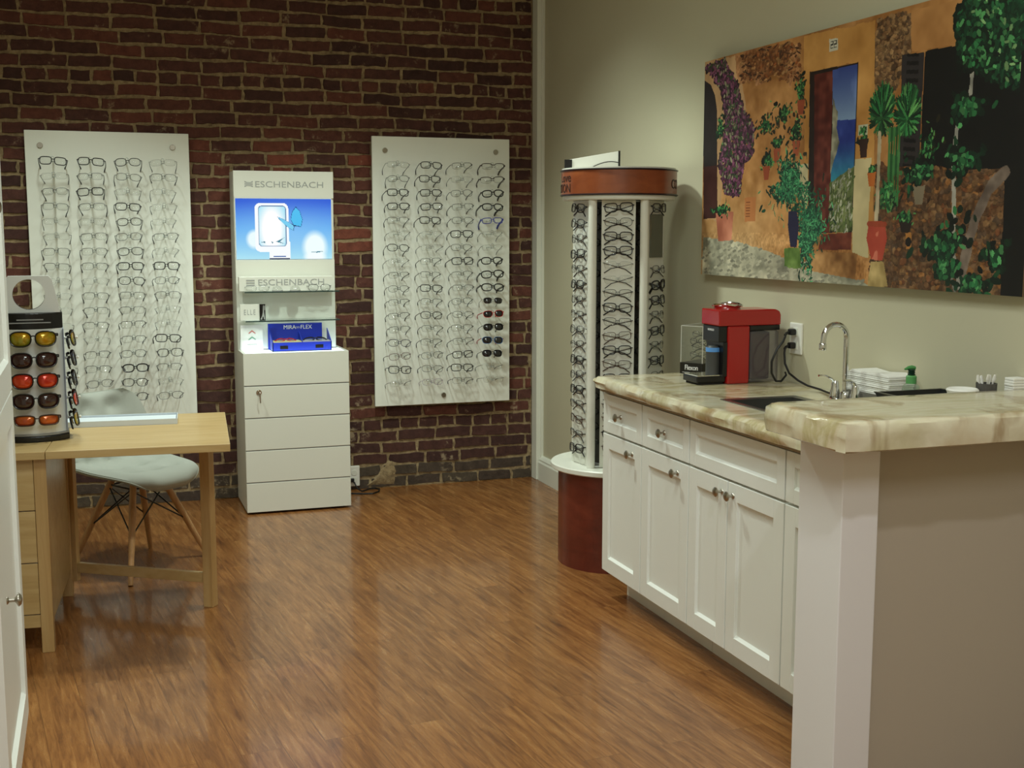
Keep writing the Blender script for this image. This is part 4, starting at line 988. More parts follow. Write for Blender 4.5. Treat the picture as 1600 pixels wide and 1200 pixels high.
o = [(X0, Y0), (X1, Y0), (X1, Y1), (X0, Y1)]
def ringz(g, z): return [(X0 - g, Y0 - g, z), (X1 + min(g, 0), Y0 - g, z), (X1 + min(g, 0), Y1 + g, z), (X0 - g, Y1 + g, z)]
rings = [ringz(-0.03, 0.9203), ringz(-0.005, 1.000), ringz(0.0, 1.006), ringz(-0.012, 1.006), ringz(-0.035, 0.928)]
V = [p for r_ in rings for p in r_]; F = [(k * 4 + i, k * 4 + (i + 1) % 4, (k + 1) * 4 + (i + 1) % 4, (k + 1) * 4 + i) for k in range(4) for i in range(4)] + [(0, 1, 2, 3), (16, 17, 18, 19)]
b.add(V, F); bd(b, 'dish', M['black'])
t = thing('utensil_cup', 'dark cup holding white plastic utensils at the far end behind the bar', 'cup', (-0.045, -3.99, 0.9203)); bd = world_bd(t)
cx, cy = -0.045, -3.99
b = MB(); b.lathe([(0.024, 0.9203), (0.030, 1.060), (0.028, 1.060), (0.022, 0.925)], (cx, cy, 0), 22); bd(b, 'cup', mat('dark_grey_cup', lin(84, 80, 76), 0.5))
for k, (dx, dy, h) in enumerate(((-0.020, 0.006, 1.082), (-0.010, -0.016, 1.086), (0.012, -0.012, 1.084), (0.018, 0.010, 1.080), (0.0, 0.018, 1.078))):
    b = MB(); p0 = Vector((cx + dx * 0.4, cy + dy * 0.4, 0.94)); p1 = Vector((cx + dx, cy + dy, h - 0.022))
    b.tube([p0, p1, p1 + Vector((dx * 0.2, dy * 0.2, 0.010)), p1 + Vector((dx * 0.3, dy * 0.3, 0.024))], [0.0032, 0.0036, 0.008, 0.004], 8, sq=(1, 0.4)); tg = b.build('plastic_spoon', M['plastic_white'])
    tag(tg, 'white plastic spoon standing in the dark cup, %s' % ('leaning furthest left', 'nearest the front', 'front right one', 'leaning right', 'at the back')[k], 'spoon', 'plastic spoons in the dark cup')
t = thing('paper_bowls', 'stack of white paper bowls beside the dark utensil cup behind bar', 'bowls', (-0.128, -3.988, 0.9203)); bd = world_bd(t)
b = MB(); prof = [(0.020, 0.9203), (0.030, 0.9350)]
for k in range(7): prof += [(0.040 + 0.001 * k, 0.950 + 0.0155 * k), (0.044, 0.953 + 0.0155 * k), (0.041, 0.955 + 0.0155 * k)]
b.lathe(prof + [(0.022, 1.038)], (-0.128, -3.988, 0), 28); bd(b, 'stack', M['paper'])
t = thing('napkin_stack', 'small stack of white napkins at right edge behind the raised bar', 'napkins', (0.0, -4.03, 0.9203)); bd = world_bd(t)
b = MB()
for k in range(20): b.box((-0.012 + 0.001 * math.sin(k * 2.1), -4.062, 0.9205 + k * 0.008), (0.036, -4.024, 0.9205 + k * 0.008 + 0.0075), 0.002)
bd(b, 'stack', M['paper'])

# ------------------------------------------------------------------ folding desk with drawers (local x along the front edge, y to the back)
def desk():
    t = thing('gateleg_desk', 'birch wood gateleg desk with three drawers and raised leaf', 'desk', (-2.053, -2.436, 0), R(-4.5))
    H, TH = 0.735, 0.028
    b = MB(); b.box((-0.63, 0, H - TH), (0, 0.80, H), 0.002); bl(b, 'leaf', M['birch'], t)
    b = MB(); b.box((-0.892, 0, H - TH), (-0.632, 0.80, H), 0.002); bl(b, 'top_strip', M['birch'], t)
    for x0, x1 in ((-0.675, -0.633), (-0.889, -0.847)):
        for y0, y1 in ((0.03, 0.072), (0.72, 0.762)):
            b = MB(); b.box((x0, y0, 0), (x1, y1, H - TH - 0.0006), 0.002); bl(b, 'unit_leg', M['birchv'], t)
    b = MB(); b.box((-0.655, 0.0725, 0.10), (-0.640, 0.7195, H - TH - 0.0006)); b.box((-0.882, 0.0725, 0.10), (-0.867, 0.7195, H - TH - 0.0006)); b.box((-0.8665, 0.075, 0.10), (-0.6555, 0.7195, 0.112)); bl(b, 'side_panel', M['birch'], t)
    b = MB(); b.box((-0.8465, 0.036, 0.093), (-0.6755, 0.056, 0.139), 0.001); bl(b, 'front_rail', M['birch'], t)
    for z0, z1 in ((0.143, 0.328), (0.332, 0.517), (0.521, 0.706)):
        b = MB(); b.box((-0.8455, 0.034, z0), (-0.6765, 0.052, z1), 0.0015); d = bl(b, 'drawer', M['birch'], t)
        b = MB(); b.lathe([(0.012, 0.013), (0.013, 0.018), (0.008, 0.026), (0.008, 0.0335)], (-0.761, 0, (z0 + z1) / 2), 16, 1); bl(b, 'knob', M['birchv'], d)
    # swing-out gate under the leaf
    P0 = Vector((-0.625, 0.745)); P1 = Vector((-0.084, 0.444)); D = (P1 - P0); L = D.length; ang = math.atan2(D.y, D.x)
    Mx = Matrix.Translation((P0.x, P0.y, 0)) @ Matrix.Rotation(ang, 4, 'Z')
    b = MB(); b.box((L - 0.021, -0.021, 0), (L + 0.021, 0.021, H - TH - 0.0006), 0.002, Mx); g = bl(b, 'gate_leg', M['birchv'], t)
    b = MB(); b.box((-0.018, -0.012, 0.06), (0.018, 0.012, H - TH - 0.004), 0.002, Mx); bl(b, 'hinge_upright', M['birchv'], g)
    b = MB(); b.box((0.0185, -0.011, 0.097), (L - 0.0215, 0.011, 0.138), 0.002, Mx); bl(b, 'stretcher', M['birch'], g)
    b = MB(); b.box((0.0185, -0.011, H - TH - 0.06), (L - 0.0215, 0.011, H - TH - 0.0008), 0.002, Mx); bl(b, 'top_rail', M['birch'], g)
desk()

t = thing('acrylic_tray', 'low clear acrylic tray lying along the back of birch desk', 'tray', (-2.43, -1.80, 0.7353), R(-4.5))
b = MB(); b.box((-0.235, -0.085, 0), (0.235, 0.085, 0.004)); 
for lo, hi in (((-0.235, -0.085, 0.004), (0.235, -0.082, 0.022)), ((-0.235, 0.082, 0.004), (0.235, 0.085, 0.022)), ((-0.235, -0.082, 0.004), (-0.232, 0.082, 0.022)), ((0.232, -0.082, 0.004), (0.235, 0.082, 0.022))): b.box(lo, hi)
bl(b, 'tray', mat('bluish_acrylic', lin(214, 222, 228), 0.2), t)
b = MB(); b.box((-0.228, -0.078, 0.0042), (0.228, 0.078, 0.014)); bl(b, 'paper_insert', mat('bluish_paper', lin(216, 224, 230), 0.7), t)

# ------------------------------------------------------------------ padded shell chair
def chair():
    c = Vector((-2.36, -1.265)); f = Vector((0.61, -0.79)).normalized(); ang = math.atan2(f.y, f.x) + R(90)   # local -Y is the front
    t = thing('shell_chair', 'light grey tufted shell chair on splayed wooden legs behind birch desk', 'chair', (c.x, c.y, 0), ang)
    Mi = (Matrix.Translation((c.x, c.y, 0)) @ Matrix.Rotation(ang, 4, 'Z')).inverted()
    prof = [(-0.252, 0.386, 0.075), (-0.246, 0.402, 0.125), (-0.228, 0.418, 0.165), (-0.195, 0.425, 0.200), (-0.14, 0.424, 0.224), (-0.07, 0.418, 0.236), (0.01, 0.412, 0.242), (0.08, 0.410, 0.245), (0.14, 0.420, 0.246), (0.18, 0.455, 0.244), (0.205, 0.51, 0.240), (0.225, 0.58, 0.234), (0.240, 0.645, 0.226), (0.252, 0.70, 0.206), (0.260, 0.742, 0.175), (0.265, 0.768, 0.12)]
    # dense resample of the profile
    n = 46; P = np.array(prof); s = np.linspace(0, len(prof) - 1, n); idx = np.arange(len(prof))
    PY, PZ, PW = (np.interp(s, idx, P[:, k]) for k in range(3))
    for _ in range(2):
        for A in (PY, PZ, PW): A[1:-1] = (A[:-2] + 2 * A[1:-1] + A[2:]) / 4
    m = 33; top = []; bt = []
    tufts = [(13, -0.12), (13, 0.0), (13, 0.12), (20, -0.07), (20, 0.07), (20, -0.18), (20, 0.18), (27, -0.12), (27, 0.0), (27, 0.12), (33, -0.09), (33, 0.09), (39, -0.07), (39, 0.07)]
    tp = [(float(x), PY[int(k)], PZ[int(k)]) for k, x in tufts]
    for i in range(n):
        ty = PY[min(i + 1, n - 1)] - PY[max(i - 1, 0)]; tz = PZ[min(i + 1, n - 1)] - PZ[max(i - 1, 0)]; l = math.hypot(ty, tz)
        ny, nz = -tz / l, ty / l            # normal pointing up / to the front
        back = i / (n - 1)
        for j in range(m):
            u = -1 + 2 * j / (m - 1); x = PW[i] * u
            curl = (0.058 if back < 0.6 else 0.065) * abs(u) ** 2.4 * min(1.0, max(0.0, (i - 4) / 16))
            p = Vector((x, PY[i] + ny * curl, PZ[i] + nz * curl))
            pad = 0.036 * (1 - abs(u) ** 6) * (1 - abs(2 * back - 1) ** 10) + 0.004
            dmin = 0.0
            for q in tp:
                d2 = (p.x - q[0]) ** 2 + (p.y - q[1]) ** 2 + (p.z - q[2]) ** 2; dmin = max(dmin, math.exp(-d2 / (2 * 0.030 ** 2)))
            pad -= 0.030 * dmin * (1 - abs(u) ** 6)
            nv = Vector((-0.25 * u * abs(u), ny, nz)).normalized()
            top.append(p + nv * pad); bt.append(p - nv * 0.010)
    fs = [(i * m + j, i * m + j + 1, (i + 1) * m + j + 1, (i + 1) * m + j) for i in range(n - 1) for j in range(m - 1)]
    bord = [j for j in range(m)] + [i * m + m - 1 for i in range(1, n)] + [(n - 1) * m + j for j in range(m - 2, -1, -1)] + [i * m for i in range(n - 2, 0, -1)]
    N = len(top)
    b = MB(); b.add(top + bt, fs + [tuple(N + k for k in f_[::-1]) for f_ in fs] + [(bord[k], bord[(k + 1) % len(bord)], N + bord[(k + 1) % len(bord)], N + bord[k]) for k in range(len(bord))])
    o = b.build('padded_shell', M['fabric'], t); o.data.polygons.foreach_set('use_smooth', [True] * len(o.data.polygons))
    b = MB(); b.tube([(top[k] + bt[k]) / 2 for k in bord], 0.0035, 6, True); bl(b, 'piping', mat('grey_piping', lin(160, 162, 150), 0.8), o)
    for q in tp:
        pass
    feet = [(-2.40, -1.60), (-2.044, -1.205), (-2.29, -0.99), (-2.64, -1.20)]
    tops = []
    fl = [Mi @ Vector((x, y, 0)) for x, y in feet]
    for p in fl:
        h = Vector((p.x * 0.36, p.y * 0.36 - 0.01, 0.395)); tops.append(h)
        b = MB(); b.tube([p + Vector((0, 0, 0.002)), p.lerp(h, 0.35) , p.lerp(h, 0.7), h], [0.0105, 0.0135, 0.0155, 0.0145], 14); bl(b, 'leg', M['beech'], t)
    b = MB()
    for i in range(4):
        a0, a1 = fl[i], tops[i]; b0, b1 = fl[(i + 1) % 4], tops[(i + 1) % 4]
        for (A, Bq, C2, D2) in ((a0, a1, b0, b1), (b0, b1, a0, a1)):
            b.tube([A.lerp(Bq, 0.48), C2.lerp(D2, 0.93)], 0.0035, 6)
        b.tube([a0.lerp(a1, 0.95), b0.lerp(b1, 0.95)], 0.004, 6)
    b.box((-0.03, -0.03, 0.375), (0.03, 0.03, 0.398), 0.004)
    bl(b, 'wire_brace', M['black'], t)
chair()

# ------------------------------------------------------------------ countertop sunglasses rack
def rack():
    ox, oy, oz = -2.722, -2.075, 0.7352
    t = thing('sunglasses_rack', 'silver countertop sunglasses rack with round hole on birch desk', 'display rack', (ox, oy, oz), R(2))
    def outline(w, d, k=10, r=0.035):
        pts = []
        for i in range(k + 1): u = -1 + 2 * i / k; pts.append((u * (w - r), -d - 0.020 * (1 - u * u)))
        pts = [(-w, -d + r)] + pts + [(w, -d + r), (w, d - 0.01), (w - 0.02, d), (-w + 0.02, d), (-w, d - 0.01)]
        return pts
    b = MB(); b.prism(outline(0.118, 0.088), 0, 0.022, 2, 0.004); bs = bl(b, 'base', M['black'], t)
    b = MB(); b.prism(outline(0.114, 0.084), 0.0222, 0.030, 2, 0.002); bl(b, 'base_rim', M['grey'], bs)
    b = MB(); b.prism(outline(0.109, 0.079), 0.0302, 0.412, 2, 0, None, True); bl(b, 'body', M['silver'], t)
    b = MB(); b.prism([(x * 1.012, y * 1.02) for x, y in outline(0.109, 0.079)], 0.4122, 0.470, 2, 0.003); band = bl(b, 'black_band', M['black'], t)
    b = MB()
    for z, w in ((0.447, 0.045), (0.436, 0.070)): b.box((-w, -0.1032, z - 0.002), (w, -0.1018, z + 0.002))
    bl(b, 'small_lettering', M['grey'], band)
    # rounded trapezoid head with its mirror
    pts = [(-0.104, 0.4705), (0.104, 0.4705), (0.090, 0.545), (0.080, 0.590), (0.068, 0.603), (-0.068, 0.603), (-0.080, 0.590), (-0.090, 0.545)]
    cz, rad = 0.536, 0.055; NA = 48; loops = []
    def hit(a):
        d = (math.cos(a), math.sin(a)); best = 9
        for i in range(len(pts)):
            (xa, za), (xb, zb) = pts[i], pts[(i + 1) % len(pts)]; ex, ez = xb - xa, zb - za; det = d[0] * ez - d[1] * ex
            if abs(det) < 1e-9: continue
            s_ = (xa * ez - (za - cz) * ex) / det; w_ = (xa * d[1] - (za - cz) * d[0]) / det
            if s_ > 0 and -1e-6 <= w_ <= 1 + 1e-6: best = min(best, s_)
        return best
    angs = sorted([2 * math.pi * k / NA for k in range(NA)] + [math.atan2(z - cz, x) % (2 * math.pi) for x, z in pts]); NA = len(angs)
    V = []
    for y in (-0.064, -0.028):
        V += [(math.cos(a) * hit(a), y, cz + math.sin(a) * hit(a)) for a in angs]; V += [(math.cos(a) * rad, y, cz + math.sin(a) * rad) for a in angs]
    F = []
    for i in range(NA):
        j = (i + 1) % NA
        F += [(i, j, NA + j, NA + i), (2 * NA + i, 3 * NA + i, 3 * NA + j, 2 * NA + j), (i, 2 * NA + i, 2 * NA + j, j)]
    b = MB(); b.add(V, F, False); hd = bl(b, 'head', M['silver'], t)
    b = MB(); b.add([(x * 1.0, y, z) for x, y, z in V], [(NA + i, NA + (i + 1) % NA, 3 * NA + (i + 1) % NA, 3 * NA + i) for i in range(NA)] ); bl(b, 'hole_rim', M['blackm'], hd, 'dark rim of the round hole')
    b = MB(); b.box((0.1095, -0.062, 0.032), (0.1125, 0.06, 0.41), 0.001); bl(b, 'side_panel', mat('bluish_side_panel', lin(150, 158, 176), 0.3), t)
    MS = {'1': ('ldark', None), }
    defs = [('Y', 'yellow mirror-lensed', M['lyellow'], FK, 0.380), ('D', 'dark brown-lensed', M['lbrown'], FK, 0.303), ('E', 'red mirror-lensed', M['lred'], FK, 0.228), ('H', 'dark brown-lensed', M['lbrown'], FK, 0.155), ('O', 'orange-lensed narrow', M['lorange'], FD, 0.085)]
    Wm = Matrix.Translation((ox, oy, oz)) @ Matrix.Rotation(R(2), 4, 'Z')
    b = MB()
    for k, d, lm, fmm, z in defs: b.lathe([(0.004, -0.136), (0.006, -0.133), (0.006, -0.130), (0.003, -0.128), (0.003, -0.096)], (0, 0, z), 12, 1)
    for k in range(5): b.lathe([(0.006, 0.1125), (0.007, 0.116), (0.003, 0.118), (0.003, 0.155), (0.006, 0.157), (0.004, 0.161)], (0, -0.005, 0.372 - 0.0745 * k), 12, 0)
    bl(b, 'holder_pegs', M['plastic_white'], t)
    names = ['topmost', 'second from top', 'middle', 'fourth from top', 'lowest']
    for i, (k, d, lm, fmm, z) in enumerate(defs):
        STY[k] = (d, ('soft' if k != 'O' else 'rect', 0.036 if k != 'O' else 0.0345, 0.0275 if k != 'O' else 0.0185, 0.0028, fmm, fmm, lm, False, False, 0.0034, 2.0))
        p = Wm @ Vector((0.008, -0.136, z))
        eyeglasses(k, p, R(2) + R(3), R(-2), 0, 0.98, '%s sunglasses on front of the silver rack, %s' % (d, names[i]), 'sunglasses on the rack front', 'tuck', 'sunglasses')
    sd = ['Y', 'S', 'S', 'E', 'Y']; lab = ['yellow-tinted', 'all-black', 'black smoky', 'red-tinted', 'amber-tinted']
    STY['V'] = ('black', ('soft', 0.036, 0.0275, 0.0022, FK, FK, M['ldark'], False, False, 0.0034, 2.0))
    for i in range(5):
        k = 'V' if sd[i] == 'S' else sd[i]
        p = Wm @ Vector((0.150, -0.005, 0.372 - 0.0745 * i))
        eyeglasses(k, p, R(90 + 2), R(-10), 0, 0.92, '%s sunglasses seen edge-on on right side of the rack, %s' % (lab[i], names[i]), 'sunglasses on the rack side', 'folded', 'sunglasses')
rack()

# ------------------------------------------------------------------ tall white cupboard at the left
def cupboard():
    t = thing('tall_cupboard', 'tall white shaker cupboard with nickel knobs at left edge of photo', 'cupboard', (-2.95, -3.55, 0)); bd = world_bd(t)
    FXL = -2.73; y0, y1 = -3.93, -3.135
    b = MB(); b.box((-3.30, y0, 0.085), (FXL - 0.022, y1, 2.60), 0.001); bd(b, 'carcass', M['cab'])
    b = MB(); b.box((-3.28, y0 + 0.01, 0), (FXL - 0.08, y1 - 0.005, 0.0845)); bd(b, 'toe_kick', M['cab'])
    def sh(z0, z1, kz):
        b = MB(); ya, yb = y0 + 0.004, y1 - 0.002; fr = 0.085; xi, xo = FXL - 0.0215, FXL; rec = 0.012
        b.box((xi, ya, z0), (xo, ya + fr, z1), 0.0015); b.box((xi, yb - fr, z0), (xo, yb, z1), 0.0015)
        b.box((xi, ya + fr, z0), (xo, yb - fr, z0 + fr), 0.001); b.box((xi, ya + fr, z1 - fr), (xo, yb - fr, z1), 0.001)
        b.box((xi, ya + fr, z0 + fr), (xo - rec, yb - fr, z1 - fr))
        c = 0.010
        b.prism([(xo - 0.001, z0 + fr), (xo - rec, z0 + fr), (xo - rec, z0 + fr + c)], ya + fr, yb - fr, 1)
        b.prism([(xo - 0.001, z1 - fr), (xo - rec, z1 - fr), (xo - rec, z1 - fr - c)], ya + fr, yb - fr, 1)
        d = bd(b, 'door', M['cab'])
        b = MB(); b.lathe([(0.010, FXL + 0.0005), (0.009, FXL + 0.003), (0.005, FXL + 0.006), (0.005, FXL + 0.018), (0.009, FXL + 0.022), (0.0165, FXL + 0.026), (0.0165, FXL + 0.029), (0.011, FXL + 0.034), (0.004, FXL + 0.036)], (0, -3.74, kz), 18, 0); bd(b, 'knob', M['nickel'], d)
    sh(0.088, 1.048, 0.605); sh(1.053, 2.59, 1.555)
cupboard()

# ------------------------------------------------------------------ canvas picture on the right wall
PP={'ground':[(0.006,0.179),(0.182,0.157),(0.343,0.095),(0.452,0.069),(0.623,0.006),(0.624,-0.023),(0.01,-0.017)],'stoneR':[(0.632,0.455),(0.757,0.441),(0.947,0.42),(0.967,-0.013),(0.623,-0.009),(0.638,0.246)],'roughL':[(0.143,0.996),(0.385,0.988),(0.389,0.823),(0.166,0.867)],'plaster':[(0.394,0.995),(0.614,0.981),(0.629,0.455),(0.627,0.127),(0.569,0.135),(0.571,0.842),(0.417,0.847),(0.425,0.297),(0.411,0.313)],'stoneT':[(0.619,0.979),(0.713,0.982),(0.717,0.84),(0.693,0.836),(0.681,0.723),(0.613,0.739)],'plaT':[(0.714,0.982),(0.845,0.976),(0.85,0.83),(0.718,0.839)],'white':[(0.565,0.482),(0.621,0.48),(0.616,0.237),(0.62,0.107),(0.571,0.125)],'whiteL':[(0.371,0.484),(0.42,0.478),(0.424,0.302),(0.393,0.335)],'opening':[(0.417,0.847),(0.571,0.842),(0.57,0.203),(0.427,0.198)],'leaf':[(0.433,0.832),(0.493,0.832),(0.499,0.198),(0.478,0.203),(0.445,0.291)],'sky':[(0.492,0.835),(0.569,0.838),(0.568,0.631),(0.497,0.637)],'sea':[(0.497,0.639),(0.568,0.631),(0.569,0.452),(0.497,0.392)],'cliff':[(0.495,0.723),(0.505,0.686),(0.513,0.665),(0.51,0.607),(0.521,0.546),(0.508,0.488),(0.496,0.43)],'hill':[(0.495,0.394),(0.526,0.417),(0.569,0.457),(0.57,0.203),(0.497,0.203)],'step1':[(0.474,0.193),(0.569,0.203),(0.569,0.135),(0.463,0.131)],'step2':[(0.459,0.126),(0.588,0.122),(0.584,0.022),(0.409,0.05)],'archp':[(-0.01,1.001),(0.153,0.988),(0.185,0.74),(0.117,0.673),(0.075,0.257),(0.004,0.258)],'arch':[(-0.007,0.921),(0.028,0.889),(0.048,0.837),(0.059,0.765),(0.071,0.269),(0.007,0.264)],'archb':[(0.002,0.512),(0.065,0.512),(0.071,0.269),(0.007,0.264)],'potL':[(0.063,0.29),(0.141,0.295),(0.135,0.165),(0.077,0.159)],'tile':[(0.478,0.957),(0.505,0.953),(0.507,0.906),(0.479,0.907)],'shutter':[(0.693,0.836),(0.751,0.827),(0.75,0.44),(0.698,0.438)],'window':[(0.753,0.829),(0.852,0.829),(0.982,0.801),(0.985,0.408),(0.88,0.41),(0.752,0.437)],'blackR':[(0.95,0.42),(0.99,0.415),(0.984,-0.011),(0.954,-0.002)],'vase':[(0.357,0.289),(0.386,0.288),(0.395,0.23),(0.39,0.14),(0.368,0.139),(0.356,0.23)],'moss':[(0.347,0.133),(0.402,0.14),(0.409,0.05),(0.346,0.057)],'potR':[(0.618,0.234),(0.665,0.232),(0.672,0.18),(0.661,0.097),(0.629,0.101),(0.613,0.179)],'ped':[(0.628,0.095),(0.664,0.095),(0.681,-0.003),(0.621,-0.002)],'pot1':[(0.581,0.552),(0.607,0.552),(0.605,0.482),(0.587,0.484)],'pot2':[(0.609,0.424),(0.634,0.426),(0.63,0.372),(0.615,0.373)],'pot3':[(0.735,0.364),(0.768,0.367),(0.762,0.302),(0.744,0.301)],'pot4':[(0.704,0.238),(0.738,0.237),(0.732,0.203),(0.71,0.203)],'lant':[(0.721,0.201),(0.737,0.203),(0.738,0.144),(0.724,0.144)],'gtile':[(0.577,0.607),(0.606,0.606),(0.605,0.567),(0.578,0.568)],'plaque':[(0.186,0.355),(0.231,0.357),(0.232,0.251),(0.188,0.248)],'vinesT':[(0.826,0.917),(0.848,0.967),(0.89,0.991),(0.975,0.981),(0.986,0.667),(0.928,0.674),(0.893,0.731),(0.839,0.783)],'boug':[(-0.003,0.977),(0.088,0.987),(0.151,0.859),(0.174,0.742),(0.218,0.656),(0.22,0.545),(0.179,0.505),(0.166,0.37),(0.101,0.374),(0.073,0.517),(0.1,0.699),(0.074,0.866)],'yel':[(0.714,0.432),(0.744,0.433),(0.745,0.384),(0.715,0.384)]}
PL={'stem':[(0.869,0.754),(0.867,0.655),(0.842,0.601),(0.834,0.467),(0.84,0.294),(0.843,0.138),(0.864,0.001)],'trunk':[(0.951,0.395),(0.917,0.341),(0.891,0.25),(0.877,0.157),(0.865,0.07),(0.87,-0.003)],'thin':[(0.64,0.566),(0.641,0.397),(0.64,0.237)],'twig':[(0.837,0.077),(0.852,-0.0)]}
PE={'c1':(0.359,0.4,0.054,0.095),'c2':(0.429,0.208,0.045,0.135),'c3':(0.263,0.659,0.04,0.043),'c4':(0.333,0.7,0.034,0.042),'c5':(0.388,0.782,0.016,0.062),'c6':(0.308,0.577,0.019,0.027),'c7':(0.272,0.506,0.025,0.033),'c8':(0.645,0.649,0.032,0.089),'c9':(0.714,0.635,0.029,0.081),'c10':(0.681,0.44,0.013,0.139),'c11':(0.751,0.415,0.039,0.036),'c12':(0.719,0.254,0.023,0.029),'c13':(0.865,0.614,0.035,0.034),'c14':(0.856,0.443,0.035,0.039),'c15':(0.823,0.138,0.037,0.097),'c16':(0.893,0.029,0.034,0.034),'c17':(0.941,0.117,0.022,0.05),'c18':(0.774,0.501,0.026,0.053),'c19':(0.091,0.303,0.036,0.029),'c20':(0.88,0.792,0.033,0.05),'c21':(0.377,0.608,0.02,0.062),'c22':(0.594,0.55,0.013,0.019),'c23':(0.668,0.33,0.028,0.047),'c24':(0.078,0.68,0.018,0.07),'c25':(0.622,0.432,0.01,0.019)}
def paint_canvas():
    nx, nz = 760, 356; asp = 1.93 / 0.899
    rs = np.random.RandomState(4)
    u, v = np.meshgrid((np.arange(nx) + 0.5) / nx, (np.arange(nz) + 0.5) / nz)
    def smooth(n, s):
        g = rs.rand(int(n / asp) + 3, n + 3); x = u * n; y = v * n / asp; xi = x.astype(int); yi = y.astype(int); fx = x - xi; fy = y - yi
        fx = fx * fx * (3 - 2 * fx); fy = fy * fy * (3 - 2 * fy)
        return ((g[yi, xi] * (1 - fx) + g[yi, xi + 1] * fx) * (1 - fy) + (g[yi + 1, xi] * (1 - fx) + g[yi + 1, xi + 1] * fx) * fy - 0.5) * s
    def fbm(n, o=4): return sum(smooth(n * 2 ** k, 0.55 ** k) for k in range(o))
    img = np.zeros((nz, nx, 3)); N1 = fbm(14); N2 = fbm(40, 3); N3 = fbm(6)
    def put_(mask, c, amt=14, nz_=None):
        nn = N2 if nz_ is None else nz_
        col = np.array(c, float) + nn[..., None] * amt * np.array([1.0, 0.95, 0.85])
        m = mask[..., None].astype(float); img[:] = img * (1 - m) + col * m
    def poly(pts, rough=0.0):
        m = np.zeros_like(u, bool); n = len(pts); uu = u + rough * N1; vv = v + rough * asp * N2
        for i in range(n):
            (xa, ya), (xb, yb) = pts[i], pts[(i + 1) % n]
            if ya == yb: continue
            m ^= ((ya > vv) != (yb > vv)) & (uu < (xb - xa) * (vv - ya) / (yb - ya) + xa)
        return m
    def stroke(pts, w):
        m = np.zeros_like(u, bool)
        for (xa, ya), (xb, yb) in zip(pts[:-1], pts[1:]):
            ax, ay, bx, by = xa * asp, ya, xb * asp, yb; dx, dy = bx - ax, by - ay
            tt = np.clip(((u * asp - ax) * dx + (v - ay) * dy) / (dx * dx + dy * dy + 1e-9), 0, 1)
            m |= np.hypot(u * asp - ax - tt * dx, v - ay - tt * dy) < w * (1 + 0.4 * N2)
        return m
    def stamp(x, y, a, l, w, c):
        i0, i1 = int(max((x - l / asp) * nx, 0)), int(min((x + l / asp) * nx + 2, nx)); j0, j1 = int(max((y - l) * nz, 0)), int(min((y + l) * nz + 2, nz))
        if i0 >= i1 or j0 >= j1: return
        U = (u[j0:j1, i0:i1] - x) * asp; V = v[j0:j1, i0:i1] - y; p = U * math.cos(a) + V * math.sin(a); q = -U * math.sin(a) + V * math.cos(a)
        m = (p / l) ** 2 + (q / w) ** 2 < 1
        img[j0:j1, i0:i1][m] = c
    def leaves(n, sampler, l, w, cols, ang=None):
        for _ in range(n):
            x, y = sampler(); c = np.array(cols[rs.randint(len(cols))], float) * rs.uniform(0.75, 1.2)
            stamp(x, y, rs.uniform(0, math.pi) if ang is None else ang + rs.uniform(-0.7, 0.7), l * rs.uniform(0.6, 1.3), w * rs.uniform(0.6, 1.3), c)
    def in_ell(k):
        cx, cy, rx, ry = PE[k]
        def f():
            r, a = abs(rs.normal(0, 0.55)), rs.rand() * 6.283; r *= 1 + 0.35 * math.sin(3 * a + cx * 60) + 0.25 * math.sin(5 * a + cy * 40); return cx + rx * r * math.cos(a), cy + ry * r * math.sin(a)
        return f
    def in_poly(k):
        m = poly(PP[k], 0.006); jj, ii = np.nonzero(m)
        def f():
            q = rs.randint(len(jj)); return u[jj[q], ii[q]], v[jj[q], ii[q]]
        return f
    def stones(k, n, l, w, cols):
        s_ = in_poly(k)
        for _ in range(n):
            x, y = s_(); c = np.array(cols[rs.randint(len(cols))], float) * rs.uniform(0.85, 1.12); a = rs.uniform(-0.5, 0.5); L_ = l * rs.uniform(0.5, 1.2); W_ = w * rs.uniform(0.5, 1.2)
            stamp(x, y - 0.002, a, L_ * 1.06, W_ * 1.1, c * 0.78); stamp(x, y, a, L_, W_, c)
    put_(np.ones_like(u, bool), (196, 142, 84), 45, N1 + N3)
    _ = 0
    lowl = np.clip((0.5 - v) * 2.2, 0, 1) * np.clip((0.36 - u) * 6, 0, 1); img[:] = img * (1 - lowl[..., None] * 0.6) + np.array([206, 178, 136]) * lowl[..., None] * 0.6
    img[:] += (N2 * 26)[..., None]
    put_(poly(PP['archp'], 0.01), (206, 166, 122), 40, N1)
    put_(poly(PP['roughL'], 0.02), (164, 112, 70), 60, N1 + N2); stones('roughL', 260, 0.012, 0.006, [(188, 136, 86), (150, 100, 62), (128, 84, 54), (196, 150, 100), (172, 104, 56)])
    stones('roughL', 40, 0.018, 0.004, [(96, 62, 42)])
    put_(poly(PP['stoneT'], 0.01), (140, 106, 72), 70, N2 + N1); stones('stoneT', 300, 0.013, 0.009, [(176, 140, 98), (160, 124, 84), (140, 104, 70), (120, 92, 66)]); put_(poly(PP['plaT']), (204, 150, 92), 40, N1)
    put_(poly(PP['stoneR'], 0.01), (112, 80, 52), 60, N2 + N1 + 0.6 * N3)
    stones('stoneR', 900, 0.017, 0.011, [(128, 92, 60), (138, 104, 68), (118, 84, 54), (110, 80, 54), (150, 104, 58), (134, 86, 52), (104, 80, 60)])
    fine = smooth(260, 1.0) + smooth(150, 0.8); img[:] += (fine * 34)[..., None] * np.array([1.0, 0.92, 0.8]) * (poly(PP['stoneR'], 0.01) | poly(PP['stoneT'], 0.01) | poly(PP['roughL'], 0.02) | (v < 0.2))[..., None]
    put_(poly(PP['plaster'], 0.004), (212, 158, 88), 40, N1)
